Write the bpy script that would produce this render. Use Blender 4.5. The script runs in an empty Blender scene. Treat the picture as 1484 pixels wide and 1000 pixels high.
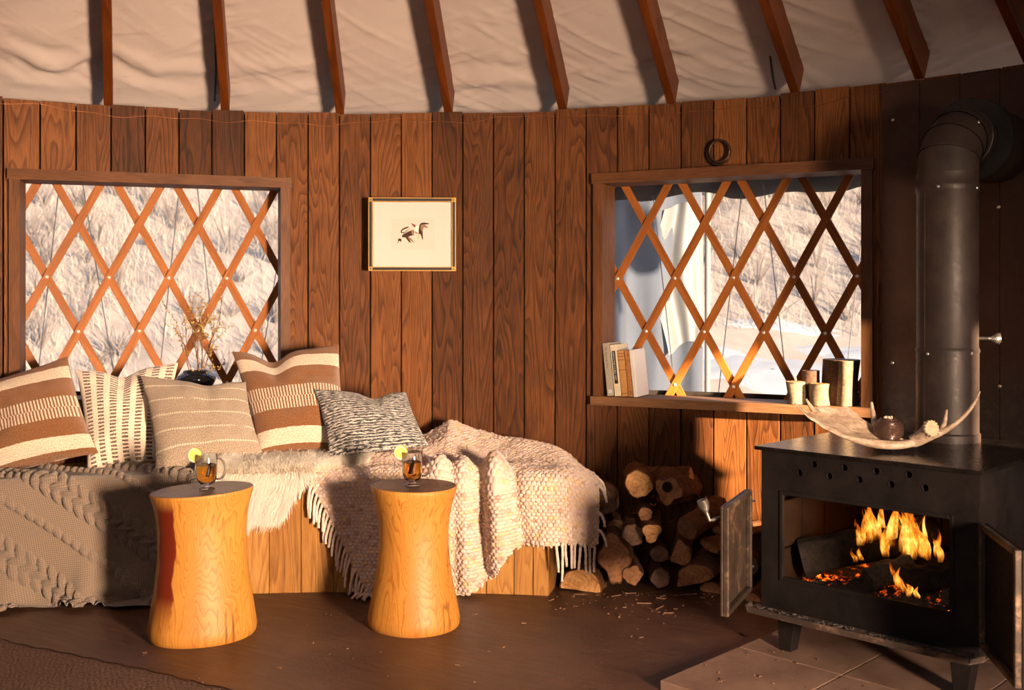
import bpy, math, random
import numpy as np
from mathutils import Vector, Matrix, noise as mnoise
rnd = random.Random(7)
PI = math.pi
SC = bpy.context.scene
COL = SC.collection
# ---------------------------------------------------------------- measured frame of the place
EYE = 1.14                      # camera height
FOC = 1500.0                    # focal length in pixels of the 1484 px frame
CX, HY = 742.0, 438.0           # principal column, horizon row
R = 3.4                         # inner radius of the round wall
XC, YC = -0.1681*R, 0.3858*R    # centre of the yurt
WALL_H = 2.0
def at(px, py, Y): return Vector(((px-CX)*Y/FOC, Y, EYE-(py-HY)*Y/FOC))
def onwall(th, r, z): return Vector((XC+r*math.sin(th), YC+r*math.cos(th), z))
def sm(a, b, x):
    t = np.clip((np.asarray(x, float)-a)/(b-a), 0, 1); return t*t*(3-2*t)
# ---------------------------------------------------------------- value noise on numpy arrays
def _hash(ix, iy, seed):
    n = (ix.astype(np.int64)*374761393 + iy.astype(np.int64)*668265263 + seed*974711) & 0x7fffffff
    n = ((n ^ (n >> 13))*1274126177) & 0x7fffffff
    return ((n ^ (n >> 16)) & 0xffff)/65535.0
def vnoise(x, y, seed=0):
    x = np.asarray(x, float); y = np.asarray(y, float)
    ix, iy = np.floor(x), np.floor(y); fx, fy = x-ix, y-iy
    fx = fx*fx*(3-2*fx); fy = fy*fy*(3-2*fy)
    a, b = _hash(ix, iy, seed), _hash(ix+1, iy, seed); c, d = _hash(ix, iy+1, seed), _hash(ix+1, iy+1, seed)
    return (a*(1-fx)+b*fx)*(1-fy)+(c*(1-fx)+d*fx)*fy*1.0 - 0.5
def fbm(x, y, seed=0, octv=4):
    r = 0; amp = 1
    for i in range(octv):
        r = r+vnoise(np.asarray(x)*2**i, np.asarray(y)*2**i, seed+i*17)*amp; amp *= .5
    return r
# ---------------------------------------------------------------- objects
WL = {}
def setp(o, label=None, cat=None, group=None, kind=None):
    if label: o['label'] = label
    if cat: o['category'] = cat
    if group: o['group'] = group
    if kind: o['kind'] = kind
    return o
def empty(name, loc, label=None, cat=None, group=None, kind=None):
    o = bpy.data.objects.new(name, None); COL.objects.link(o); o.location = loc
    o.empty_display_size = .05; WL[o.name] = Vector(loc)
    return setp(o, label, cat, group, kind)
class MB:
    def __init__(s): s.v = []; s.f = []; s.uv = []; s.mi = []
    def add(s, vs, fs, uv=None, mi=0):
        b = len(s.v); s.v += [tuple(p) for p in vs]
        s.uv += [tuple(u) for u in uv] if uv is not None else [(0, 0)]*len(vs)
        s.f += [tuple(i+b for i in f) for f in fs]; s.mi += [mi]*len(fs); return s
    def hexa(s, p, mi=0, uv=None):          # 8 points: bottom 4 ccw, top 4 ccw
        return s.add(p, [(3,2,1,0),(4,5,6,7),(0,1,5,4),(1,2,6,5),(2,3,7,6),(3,0,4,7)], uv, mi)
    def box(s, c, size, rot=None, mi=0):
        x, y, z = size[0]/2, size[1]/2, size[2]/2; c = Vector(c)
        p = [Vector(q) for q in ((-x,-y,-z),(x,-y,-z),(x,y,-z),(-x,y,-z),(-x,-y,z),(x,-y,z),(x,y,z),(-x,y,z))]
        if rot is not None: p = [rot @ q for q in p]
        uv = [(q.x+q.y, q.z) for q in p]
        return s.hexa([c+q for q in p], mi, uv)
    def grid(s, P, uv=None, mi=0, wrap_u=False):   # P array (nu, nv, 3)
        P = np.asarray(P); nu, nv = P.shape[:2]
        vs = P.reshape(-1, 3).tolist(); fs = []
        for i in range(nu if wrap_u else nu-1):
            i2 = (i+1) % nu
            fs += [(i*nv+j, i2*nv+j, i2*nv+j+1, i*nv+j+1) for j in range(nv-1)]
        return s.add(vs, fs, np.asarray(uv).reshape(-1, 2).tolist() if uv is not None else None, mi)
    def tube(s, pts, rad, seg=8, cap=True, mi=0, flat=None):
        pts = [Vector(p) for p in pts]; n = len(pts)
        if not hasattr(rad, '__len__'): rad = [rad]*n
        up = None; vs = []; uv = []; L = 0
        for i, p in enumerate(pts):
            t = (pts[min(i+1, n-1)]-pts[max(i-1, 0)]).normalized()
            if up is None:
                up = Vector((0,0,1)) if abs(t.z) < .9 else Vector((1,0,0))
            sx = t.cross(up)
            if sx.length < 1e-6: sx = t.orthogonal()
            sx.normalize(); up = sx.cross(t).normalized()
            if i: L += (p-pts[i-1]).length
            for k in range(seg):
                a = 2*PI*k/seg
                vs.append(p+(sx*math.cos(a)+up*math.sin(a)*(flat or 1))*rad[i]); uv.append((k/seg, L))
        fs = [(i*seg+k, i*seg+(k+1) % seg, (i+1)*seg+(k+1) % seg, (i+1)*seg+k) for i in range(n-1) for k in range(seg)]
        if cap: fs += [tuple(range(seg-1, -1, -1)), tuple(range((n-1)*seg, n*seg))]
        return s.add(vs, fs, uv, mi)
    def lathe(s, prof, c, seg=32, mi=0, axis=None, cap=False):   # prof list of (r, h)
        c = Vector(c); M_ = axis or Matrix.Identity(3); vs = []; uv = []
        for i, (r, h) in enumerate(prof):
            for k in range(seg):
                a = 2*PI*k/seg; vs.append(c+M_ @ Vector((r*math.cos(a), r*math.sin(a), h))); uv.append((k/seg, h))
        n = len(prof)
        fs = [(i*seg+k, i*seg+(k+1) % seg, (i+1)*seg+(k+1) % seg, (i+1)*seg+k) for i in range(n-1) for k in range(seg)]
        if cap: fs += [tuple(range(seg-1, -1, -1)), tuple(range((n-1)*seg, n*seg))]
        return s.add(vs, fs, uv, mi)
    def build(s, name, mats, parent=None, smooth=None, loc=None, bevel=0, solid=0, bseg=2):
        me = bpy.data.meshes.new(name)
        V = np.array(s.v, float)
        if loc is None:
            if parent is not None: loc = WL[parent.name]
            else:
                lo, hi = V.min(0), V.max(0); loc = Vector(((lo[0]+hi[0])/2, (lo[1]+hi[1])/2, lo[2]))
        loc = Vector(loc)
        me.from_pydata((V-np.array(loc)).tolist(), [], s.f)
        uvl = me.uv_layers.new(name='UVMap')
        li = np.empty(len(me.loops), np.int32); me.loops.foreach_get('vertex_index', li)
        uvl.data.foreach_set('uv', np.array(s.uv, np.float32)[li].ravel())
        if not isinstance(mats, (list, tuple)): mats = [mats]
        for m in mats: me.materials.append(m)
        if len(mats) > 1: me.polygons.foreach_set('material_index', s.mi)
        if smooth is not None:
            me.shade_smooth()
            if smooth < 179: me.set_sharp_from_angle(angle=math.radians(smooth))
        me.update()
        o = bpy.data.objects.new(name, me); COL.objects.link(o)
        WL[o.name] = loc
        if parent is not None:
            o.parent = parent; o.location = loc-WL[parent.name]
        else: o.location = loc
        if solid:
            m = o.modifiers.new('thick', 'SOLIDIFY'); m.thickness = solid; m.offset = -1
        if bevel:
            m = o.modifiers.new('edge', 'BEVEL'); m.width = bevel; m.segments = bseg; m.limit_method = 'ANGLE'; m.angle_limit = math.radians(40)
        return o
def thing(mb, name, mats, label, cat, group=None, **k): return setp(mb.build(name, mats, **k), label, cat, group)
def displaced(P, h):
    """push grid points along the grid normal by h"""
    du = np.gradient(P, axis=0); dv = np.gradient(P, axis=1)
    n = np.cross(du, dv); n /= (np.linalg.norm(n, axis=2, keepdims=True)+1e-12)
    return P+n*h[..., None], n
# ---------------------------------------------------------------- materials
class NT:
    def __init__(s, name):
        s.m = bpy.data.materials.new(name); s.m.use_nodes = True; s.t = s.m.node_tree
        s.b = s.t.nodes['Principled BSDF']; s.out = s.t.nodes['Material Output']
    def n(s, typ, **k):
        nd = s.t.nodes.new(typ)
        for a, b in k.items(): setattr(nd, a, b)
        return nd
    def link(s, a, b): s.t.links.new(a, b)
    def put(s, sock, v):
        if hasattr(v, 'is_linked') or isinstance(v, bpy.types.NodeSocket): s.link(v, sock)
        elif v is not None:
            if isinstance(v, (tuple, list)) and len(v) == 3 and sock.type == 'RGBA': v = (*v, 1)
            sock.default_value = v
    def math(s, op, a, b=None, c=None):
        nd = s.n('ShaderNodeMath', operation=op)
        for i, v in enumerate((a, b, c)):
            if v is not None: s.put(nd.inputs[i], v)
        return nd.outputs[0]
    def uv(s): return s.n('ShaderNodeTexCoord').outputs['UV']
    def obj(s): return s.n('ShaderNodeTexCoord').outputs['Object']
    def sep(s, v):
        nd = s.n('ShaderNodeSeparateXYZ'); s.link(v, nd.inputs[0]); return nd.outputs
    def comb(s, x=0, y=0, z=0):
        nd = s.n('ShaderNodeCombineXYZ')
        for i, v in enumerate((x, y, z)): s.put(nd.inputs[i], v)
        return nd.outputs[0]
    def vmul(s, v, k):
        nd = s.n('ShaderNodeVectorMath', operation='MULTIPLY'); s.link(v, nd.inputs[0]); s.put(nd.inputs[1], k); return nd.outputs[0]
    def vadd(s, v, k):
        nd = s.n('ShaderNodeVectorMath', operation='ADD'); s.link(v, nd.inputs[0]); s.put(nd.inputs[1], k); return nd.outputs[0]
    def noise(s, v, scale=5, detail=3, rough=.5, dist=0, color=False):
        nd = s.n('ShaderNodeTexNoise'); s.link(v, nd.inputs['Vector'])
        nd.inputs['Scale'].default_value = scale; nd.inputs['Detail'].default_value = detail
        nd.inputs['Roughness'].default_value = rough; nd.inputs['Distortion'].default_value = dist
        return nd.outputs['Color' if color else 'Fac']
    def vor(s, v, scale, out='Distance', feature='F1', rand=1):
        nd = s.n('ShaderNodeTexVoronoi', feature=feature); s.link(v, nd.inputs['Vector']); nd.inputs['Scale'].default_value = scale
        nd.inputs['Randomness'].default_value = rand
        return nd.outputs[out]
    def white(s, v):
        nd = s.n('ShaderNodeTexWhiteNoise', noise_dimensions='3D'); s.link(v, nd.inputs['Vector']); return nd.outputs
    def ramp(s, f, stops, interp='LINEAR'):
        nd = s.n('ShaderNodeValToRGB'); s.put(nd.inputs[0], f); e = nd.color_ramp.elements; nd.color_ramp.interpolation = interp
        while len(e) < len(stops): e.new(.5)
        for i, (p, c) in enumerate(stops):
            e[i].position = p; e[i].color = (*c, 1) if hasattr(c, '__len__') else (c, c, c, 1)
        return nd.outputs[0]
    def mix(s, f, a, b, blend='MIX'):
        nd = s.n('ShaderNodeMix', data_type='RGBA', blend_type=blend); s.put(nd.inputs[0], f); s.put(nd.inputs[6], a); s.put(nd.inputs[7], b)
        return nd.outputs[2]
    def bump(s, h, strength=.3, dist=.01):
        nd = s.n('ShaderNodeBump'); s.put(nd.inputs['Height'], h); nd.inputs['Strength'].default_value = strength; nd.inputs['Distance'].default_value = dist
        s.link(nd.outputs[0], s.b.inputs['Normal'])
    def set(s, col=None, rough=None, metal=None, spec=None, sheen=None, **k):
        i = s.b.inputs
        if col is not None: s.put(i['Base Color'], col)
        if rough is not None: s.put(i['Roughness'], rough)
        if metal is not None: s.put(i['Metallic'], metal)
        if spec is not None: i['Specular IOR Level'].default_value = spec
        if sheen is not None: i['Sheen Weight'].default_value = sheen; i['Sheen Roughness'].default_value = .5
        for a, b in k.items(): s.put(i[a.replace('_', ' ')], b)
        return s.m

def wood(name, dark, mid, light, coord='UV', sc=(1, 1, 1), rings=26, rw=.42, plank=False, rough=.6, bump=.25, stretch=.10, fine=1.0, pv=.35, knots=True):
    """long axis of the grain is Y of UV (or Z of object coords)"""
    t = NT(name)
    if coord == 'UV':
        u, v, _ = t.sep(t.uv())[:3]
        if plank:
            idx = t.math('FLOOR', u); ul = t.math('SUBTRACT', u, idx)
            rn = t.white(t.comb(idx, 3.3, 1.7)); rv, rc = rn[0], rn[1]
            x = t.math('MULTIPLY', ul, .14); y = t.math('ADD', v, t.math('MULTIPLY', rv, 37.0)); z = t.math('MULTIPLY', idx, .731)
        else:
            x, y, z = u, v, 0.0; rv = None
        vec = t.comb(x, y, z)
        st = t.vmul(vec, (1, stretch, 1))
    else:
        o = t.obj(); vec = o; rv = None
        st = t.vmul(o, (1, 1, stretch))
    st = t.vmul(st, sc)
    n1 = t.noise(st, 6.5, 2, .5, .3)
    ring = t.math('FRACT', t.math('MULTIPLY', n1, float(rings)))
    ring = t.ramp(ring, [(0, 0), (.55, .35), (.88, 1), (1, 0)])
    fib = t.noise(t.vmul(vec, (1, .03, 1) if coord == 'UV' else (1, 1, .03)), 420, 2, .6)
    big = t.noise(vec, 3.0, 3, .6)
    f = t.math('ADD', t.math('MULTIPLY', ring, rw), t.math('MULTIPLY', fib, (.97-rw)*fine))
    f = t.math('ADD', f, t.math('MULTIPLY', t.math('SUBTRACT', big, .5), .5))
    if rv is not None: f = t.math('ADD', f, t.math('MULTIPLY', t.math('SUBTRACT', rv, .5), pv))
    c = t.ramp(f, [(.12, light), (.45, mid), (.85, dark)])
    if knots:
        kd = t.vor(t.vadd(t.vmul(vec, (1, .35, 1) if coord == 'UV' else (1, 1, .35)), (.37, .11, 0)), 5.5)
        k = t.ramp(kd, [(.0, 1), (.06, .9), (.10, 0)])
        c = t.mix(t.math('MULTIPLY', k, .7), c, tuple(q*.35 for q in dark))
    t.bump(t.math('ADD', t.math('MULTIPLY', ring, -.5), t.math('MULTIPLY', fib, -.5)), bump, .004)
    return t.set(c, rough, spec=.2)

def plain(name, col, rough=.6, metal=0, spec=.5, nz=.12, nsc=14, bump=0, bsc=60, **k):
    t = NT(name); o = t.obj(); n = t.noise(o, nsc, 4, .6)
    c = t.mix(n, tuple(q*(1-nz*1.6) for q in col), tuple(min(1, q*(1+nz*1.6)) for q in col))
    if bump: t.bump(t.noise(o, bsc, 4, .6), bump, .01)
    return t.set(c, rough, metal, spec, **k)

def weave(name, colfn, pu=300., pv=300., strength=.5, dist=.003, rough=.9, sheen=.25, basket=True):
    """cloth with a woven bump; UVs are metres"""
    t = NT(name); uv = t.uv(); u, v, _ = t.sep(uv)
    su = t.math('SINE', t.math('MULTIPLY', u, pu)); sv = t.math('SINE', t.math('MULTIPLY', v, pv))
    h = t.math('MULTIPLY', su, sv)
    c = colfn(t, u, v, uv)
    nz = t.noise(uv, 260, 2, .7)
    c = t.mix(.75, c, t.mix(t.ramp(nz, [(.3, 0), (.7, 1)]), (.10, .10, .10), (.92, .92, .92)), 'OVERLAY')
    t.bump(t.math('ADD', h, t.math('MULTIPLY', nz, 1.2)), strength, dist)
    return t.set(c, rough, spec=.15, sheen=sheen)

W = {}
W['plank'] = wood('wall planks', (.022, .0065, .0014), (.092, .029, .0062), (.20, .070, .0165), plank=True, rings=26, rw=.30, rough=.6, bump=.35, pv=.42)
W['bench'] = wood('bench planks', (.11, .042, .009), (.28, .125, .030), (.44, .225, .062), plank=True, rings=18, rw=.25, rough=.5, bump=.3, pv=.35)
W['frame'] = wood('window timber', (.045, .016, .006), (.115, .044, .016), (.19, .078, .03), coord='UV', rings=7, rw=.15, rough=.55, knots=False)
W['sill'] = wood('sill timber', (.06, .025, .01), (.16, .075, .033), (.27, .14, .065), coord='UV', rings=7, rw=.15, rough=.6, knots=False)
W['lattice'] = wood('lattice wood', (.15, .042, .007), (.30, .092, .015), (.44, .155, .028), coord='UV', rings=6, rw=.2, rough=.5, knots=False)
W['rafter'] = wood('rafter wood', (.045, .0095, .0016), (.105, .024, .0030), (.18, .046, .0060), coord='UV', rings=8, rw=.25, rough=.45)
W['dark'] = plain('dark backing', (.012, .007, .004), .9)
def stump_mat(name, stain):
    t = NT(name); o = t.obj(); x, y, z = t.sep(o)
    st = t.vmul(o, (1, 1, .22))
    n1 = t.noise(st, 5.0, 2.5, .5, .5)
    ring = t.ramp(t.math('FRACT', t.math('MULTIPLY', n1, 44.0)), [(0, 0), (.6, .25), (.9, 1), (1, 0)])
    fib = t.noise(t.vmul(o, (1, 1, .03)), 300, 2, .6)
    f = t.math('ADD', t.math('MULTIPLY', ring, .34), t.math('MULTIPLY', fib, .5))
    c = t.ramp(f, [(.2, (.50, .245, .044)), (.45, (.38, .160, .023)), (.72, (.17, .055, .007))])
    big = t.noise(st, 3, 3, .6)
    c = t.mix(t.ramp(big, [(.35, 0), (.72, .7)]), c, (.30, .100, .016))
    if stain is not None:      # dark heartwood streak running down one flank
        a = t.math('ARCTAN2', y, x)
        d = t.math('ABSOLUTE', t.math('SUBTRACT', t.math('ADD', a, t.math('MULTIPLY', t.noise(o, 9, 3), .35)), stain+.17))
        lim = t.math('ADD', .26, t.math('MULTIPLY', t.math('SUBTRACT', .42, z), .1))
        m = t.math('MULTIPLY', t.ramp(t.math('SUBTRACT', lim, d), [(.0, 0), (.035, 1)]), t.ramp(z, [(.06, 0), (.16, 1), (.44, 1), (.48, .2)]))
        c = t.mix(m, c, t.mix(fib, (.16, .018, .004), (.075, .007, .002)))
    cr = t.math('ABSOLUTE', t.math('SUBTRACT', t.noise(t.vmul(o, (1, 1, .05)), 17, 1), .5))
    crk = t.ramp(cr, [(0, 1), (.006, .6), (.012, 0)])
    c = t.mix(t.math('MULTIPLY', crk, t.ramp(t.noise(o, 5, 2), [(.5, 0), (.6, .8)])), c, (.06, .02, .005))
    t.bump(t.math('SUBTRACT', t.math('MULTIPLY', fib, -.4), t.math('MULTIPLY', ring, .4)), .2, .004)
    return t.set(c, .5, spec=.35)
W['stump_stain'] = stump_mat('stump with red streak', -2.2)
W['stump'] = stump_mat('golden stump', None)
def endgrain(name, a, b, cscale=60, rough=.6, crack=True):
    t = NT(name); u, v, _ = t.sep(t.uv())
    o = t.obj()
    r = t.math('SQRT', t.math('ADD', t.math('MULTIPLY', u, u), t.math('MULTIPLY', v, v)))
    r = t.math('ADD', r, t.math('MULTIPLY', t.noise(t.uv(), 14, 3), .05))
    ring = t.math('SINE', t.math('MULTIPLY', r, cscale*8.0))
    n = t.noise(o, 22, 4, .65); n2 = t.noise(o, 160, 2, .7)
    f = t.math('ADD', t.math('MULTIPLY', ring, .05), t.math('ADD', t.math('MULTIPLY', n, .85), t.math('MULTIPLY', n2, .35)))
    c = t.ramp(f, [(.25, b), (.8, a)])
    if crack:
        ck = t.vor(t.uv(), 16, feature='DISTANCE_TO_EDGE')
        c = t.mix(t.math('MULTIPLY', t.ramp(ck, [(0, 1), (.018, 0)]), t.ramp(n, [(.5, 0), (.62, .9)])), c, tuple(q*.2 for q in a))
    t.bump(t.math('ADD', ring, t.math('MULTIPLY', n2, 3)), .25, .003)
    return t.set(c, rough, spec=.3)
W['stump_top'] = endgrain('stump top stain', (.085, .045, .032), (.17, .10, .078), 55, .27, False)
def shield_mat():
    t = NT('corroded steel'); o = t.obj()
    n = t.noise(o, 5, 6, .65); n2 = t.noise(o, 30, 4, .7)
    x, y, z = t.sep(o)
    c = t.ramp(t.math('ADD', t.math('MULTIPLY', n, .7), t.math('MULTIPLY', n2, .3)), [(.3, (.085, .060, .050)), (.5, (.045, .032, .027)), (.7, (.13, .092, .074))])
    sp = t.ramp(t.vor(o, 9), [(.0, 1), (.12, .8), (.17, 0)])
    c = t.mix(t.math('MULTIPLY', sp, t.ramp(t.noise(o, 3, 2), [(.45, 0), (.6, .8)])), c, (.012, .008, .006))
    c = t.mix(t.ramp(z, [(.75, 0), (.95, .75)]), c, t.mix(n2, (.075, .026, .011), (.04, .017, .010)))
    t.bump(n2, .12, .01)
    return t.set(c, t.ramp(n, [(.3, .5), (.7, .7)]), .15, .3)
W['shield'] = shield_mat()
def iron(name, col, rough=.45, metal=.6, amt=.5, scratch=None, spec=.5):
    t = NT(name); o = t.obj(); n = t.noise(o, 9, 6, .7); n2 = t.noise(o, 70, 4, .7)
    c = t.ramp(n, [(.3, tuple(q*(1-amt) for q in col)), (.7, tuple(q*(1+amt) for q in col))])
    if scratch: c = t.mix(t.ramp(t.math('ADD', t.math('MULTIPLY', n, .6), t.math('MULTIPLY', n2, .4)), [(.52, 0), (.66, 1)]), c, scratch)
    t.bump(n2, .12, .006)
    return t.set(c, t.ramp(n2, [(.3, rough-.08), (.7, rough+.12)]), metal, spec)
W['stove'] = iron('black stove steel', (.010, .0075, .007), .60, .0, spec=.14)
W['stovetop'] = iron('stove top steel', (.030, .024, .022), .19, .7, .7)
W['pipe'] = iron('stovepipe steel', (.036, .025, .021), .45, .15, .45, spec=.35)
W['pipe_dark'] = iron('black pipe collar', (.02, .016, .014), .5, .4)
W['rust'] = iron('worn stove door', (.060, .040, .028), .5, .55, .5, (.30, .19, .12))
W['ash'] = iron('ashy steel lip', (.05, .032, .024), .8, .1, .6, (.22, .13, .085))
W['chrome'] = plain('chrome', (.38, .36, .34), .28, .9, nz=.05)
W['spring'] = plain('spring steel', (.20, .17, .15), .4, .7)
W['screw'] = plain('bright screw', (.75, .70, .62), .3, .9, nz=.05)
W['iron_ring'] = iron('dark iron', (.07, .035, .02), .4, .7)
W['copper'] = plain('copper wire', (.55, .22, .09), .35, .9)
W['coil'] = plain('dark coil cable', (.05, .04, .035), .5, .5)
W['rivet'] = plain('rivet', (.8, .76, .70), .4, .5, nz=.05)
W['cord'] = plain('grey cord', (.10, .10, .12), .8)
W['brick'] = plain('sooty firebrick', (.018, .009, .005), .95, spec=.08, nz=.4, nsc=8, bump=.3)
def floor_mat():
    t = NT('dark stained floor'); o = t.obj(); x, y, z = t.sep(o)
    r = t.math('ADD', t.math('MULTIPLY', x, .86), t.math('MULTIPLY', y, -.5)); q = t.math('ADD', t.math('MULTIPLY', x, .5), t.math('MULTIPLY', y, .86))
    n = t.noise(o, 2.2, 5, .65); st = t.noise(t.comb(t.math('MULTIPLY', q, 26.0), t.math('MULTIPLY', r, 2.2), 0), 2.0, 4, .65); fine = t.noise(o, 90, 3, .7)
    f = t.math('ADD', t.math('ADD', t.math('MULTIPLY', n, .5), t.math('MULTIPLY', st, .35)), t.math('MULTIPLY', fine, .15))
    c = t.ramp(f, [(.32, (.034, .014, .008)), (.5, (.072, .032, .0175)), (.68, (.14, .068, .040))])
    sc = t.ramp(t.noise(t.comb(t.math('MULTIPLY', q, 60.0), t.math('MULTIPLY', r, 4.0), 0), 3.0, 2, .6), [(.66, 0), (.72, 1)])
    c = t.mix(t.math('MULTIPLY', sc, t.ramp(n, [(.45, 0), (.65, .45)])), c, (.22, .11, .065))
    dust = t.ramp(t.vor(o, 60), [(0, 1), (.04, 1), (.06, 0)])
    c = t.mix(t.math('MULTIPLY', dust, t.ramp(t.noise(o, 4, 3), [(.5, 0), (.7, .8)])), c, (.30, .17, .10))
    seam = t.ramp(t.math('FRACT', t.math('DIVIDE', q, .62)), [(0, 1), (.004, 0)])
    c = t.mix(seam, c, (.01, .005, .003))
    t.bump(t.math('ADD', st, fine), .18, .006)
    return t.set(c, t.ramp(st, [(.3, .36), (.7, .58)]), 0, .4)
W['floor'] = floor_mat()
def slab_mat():
    t = NT('hearth slab'); o = t.obj(); n = t.noise(o, 4, 6, .65); n2 = t.noise(o, 60, 4, .7)
    c = t.ramp(n, [(.3, (.14, .080, .056)), (.7, (.28, .175, .13))])
    sp = t.ramp(t.vor(o, 45), [(0, 1), (.05, .9), (.09, 0)])
    c = t.mix(t.math('MULTIPLY', sp, t.ramp(n2, [(.5, 0), (.6, .9)])), c, (.5, .34, .22))
    t.bump(n2, .3, .004)
    return t.set(c, .8, spec=.25)
W['slab'] = slab_mat()
def canvas_mat():
    t = NT('roof canvas'); o = t.obj(); n = t.noise(o, 2.0, 5, .6); n2 = t.noise(t.vmul(o, (1, 1, 3)), 9, 5, .65)
    c = t.mix(n, (.45, .37, .33), (.55, .46, .415))
    c = t.mix(t.ramp(n2, [(.58, 0), (.75, .35)]), c, (.36, .24, .17))
    st = t.ramp(t.vor(o, 7), [(0, 1), (.02, .6), (.035, 0)]); c = t.mix(t.math('MULTIPLY', st, .35), c, (.2, .12, .08))
    t.bump(t.noise(o, 200, 2, .6), .15, .002)
    return t.set(c, .85, spec=.2)
W['canvas'] = canvas_mat()
def glass_mat(name, col=(1, 1, 1), rough=0, ior=1.45):
    t = NT(name); return t.set(col, rough, 0, .5, Transmission_Weight=1.0, IOR=ior)
W['glass'] = glass_mat('clear glass', (.97, .98, .97))
W['tea'] = glass_mat('amber tea', (.93, .42, .06), 0, 1.33)
def pane_mat():
    t = NT('clear vinyl'); o = t.obj()
    tr = t.n('ShaderNodeBsdfTransparent'); tr.inputs[0].default_value = (.97, .97, .97, 1)
    df = t.n('ShaderNodeBsdfTranslucent'); df.inputs[0].default_value = (.9, .88, .86, 1)
    gl = t.n('ShaderNodeBsdfGlossy'); gl.inputs['Roughness'].default_value = .12
    m1 = t.n('ShaderNodeMixShader'); t.put(m1.inputs[0], t.ramp(t.noise(o, 2.5, 5, .6), [(.3, .08), (.7, .13)])); t.link(tr.outputs[0], m1.inputs[1]); t.link(df.outputs[0], m1.inputs[2])
    m2 = t.n('ShaderNodeMixShader'); m2.inputs[0].default_value = .02; t.link(m1.outputs[0], m2.inputs[1]); t.link(gl.outputs[0], m2.inputs[2])
    t.link(m2.outputs[0], t.out.inputs[0]); t.t.nodes.remove(t.b); return t.m
W['pane'] = pane_mat()
# cloths
BR, CR = (.205, .082, .024), (.68, .54, .40)
def stripes(t, u, v, uv):       # v runs 0..1 (bottom..top) in steps of 10 per metre stored as uv*1 ; v here is v/size
    vv = t.math('MULTIPLY', v, 1/.40)
    w = t.math('ADD', vv, t.math('MULTIPLY', t.math('SUBTRACT', t.noise(uv, 90, 2), .5), .012))
    base = t.ramp(w, [(0, BR), (.05, CR), (.18, BR), (.36, BR), (.58, BR), (.77, CR), (.90, BR)], 'CONSTANT')
    half = t.math('MULTIPLY', t.math('GREATER_THAN', w, .47), PI*.9)
    bars = t.math('GREATER_THAN', t.math('SINE', t.math('ADD', t.math('MULTIPLY', u, 2*PI/.0125), half)), .05)
    inb = t.math('MULTIPLY', t.math('GREATER_THAN', w, .36), t.math('LESS_THAN', w, .58))
    c = t.mix(t.math('MULTIPLY', bars, inb), base, CR)
    m = t.noise(t.vmul(uv, (1, 9, 1)), 35, 3, .7)
    return t.mix(t.ramp(m, [(.4, 0), (.75, .45)]), c, t.mix(.5, c, (.16, .06, .02)))
W['pil_stripe'] = weave('brown striped weave', stripes, 1400, 1000, .6, .003)
def ikat(t, u, v, uv):
    p = t.math('FRACT', t.math('MULTIPLY', u, 1/.050)); q = t.math('FRACT', t.math('MULTIPLY', t.math('ADD', v, t.math('MULTIPLY', t.noise(uv, 60, 2), .006)), 1/.0135))
    a = t.math('MULTIPLY', t.math('GREATER_THAN', p, .42), t.math('LESS_THAN', p, .96)); b = t.math('GREATER_THAN', q, .45)
    k = t.math('MULTIPLY', a, b); k = t.math('MULTIPLY', k, t.ramp(t.noise(uv, 220, 2, .7), [(.3, .35), (.5, 1)]))
    return t.mix(k, (.70, .57, .44), (.105, .055, .035))
W['pil_ikat'] = weave('cream cloth with brown dashes', ikat, 1700, 1700, .4, .002)
def beige(t, u, v, uv):
    q = t.math('FRACT', t.math('MULTIPLY', v, 1/.055))
    line = t.math('MULTIPLY', t.math('GREATER_THAN', q, .89), 1.0)
    br = t.ramp(t.noise(t.comb(t.math('MULTIPLY', u, 9.0), t.math('MULTIPLY', t.math('FLOOR', t.math('MULTIPLY', v, 1/.055)), 5.3), 0), 1.0, 1), [(.34, 0), (.42, 1)])
    bead = t.math('GREATER_THAN', t.math('SINE', t.math('MULTIPLY', u, 650.0)), -.6)
    k = t.math('MULTIPLY', t.math('MULTIPLY', line, br), bead)
    base = t.mix(t.noise(uv, 120, 3, .7), (.33, .235, .15), (.62, .48, .34))
    return t.mix(k, base, (.85, .76, .60))
W['pil_beige'] = weave('oatmeal weave', beige, 900, 900, .9, .004)
def marl(t, u, v, uv):
    n = t.noise(t.comb(t.math('MULTIPLY', u, 38.0), t.math('MULTIPLY', v, 260.0), 0), 1.0, 3, .75)
    row = t.math('MULTIPLY', t.math('SINE', t.math('MULTIPLY', v, 2*PI/.011)), .06)
    return t.mix(t.ramp(t.math('ADD', n, row), [(.495, 0), (.54, 1)]), (.022, .018, .017), (.90, .83, .74))
W['pil_marl'] = weave('black and cream marl', marl, 900, 1150, .9, .004)
W['linen'] = weave('plain linen', lambda t, u, v, uv: t.mix(t.noise(uv, 150, 3), (.62, .53, .44), (.74, .66, .57)), 1800, 1800, .3, .002)
def knit_mat():
    t = NT('taupe knit'); uv = t.uv(); u, v, _ = t.sep(uv)
    a = t.math('ADD', t.math('MULTIPLY', u, .81), t.math('MULTIPLY', v, .585)); b = t.math('SUBTRACT', t.math('MULTIPLY', v, .81), t.math('MULTIPLY', u, .585))
    h = t.math('MULTIPLY', t.math('SINE', t.math('MULTIPLY', a, 2*PI/.011)), t.math('SINE', t.math('MULTIPLY', b, 2*PI/.010)))
    n = t.noise(uv, 300, 3, .7); big = t.noise(uv, 6, 3)
    c = t.mix(n, (.16, .115, .083), (.31, .235, .175)); c = t.mix(t.ramp(h, [(-.0, .55), (.5, 0)]), c, (.10, .068, .046))
    t.bump(t.math('ADD', h, n), .38, .003)
    return t.set(c, .95, spec=.1, sheen=.3)
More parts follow.
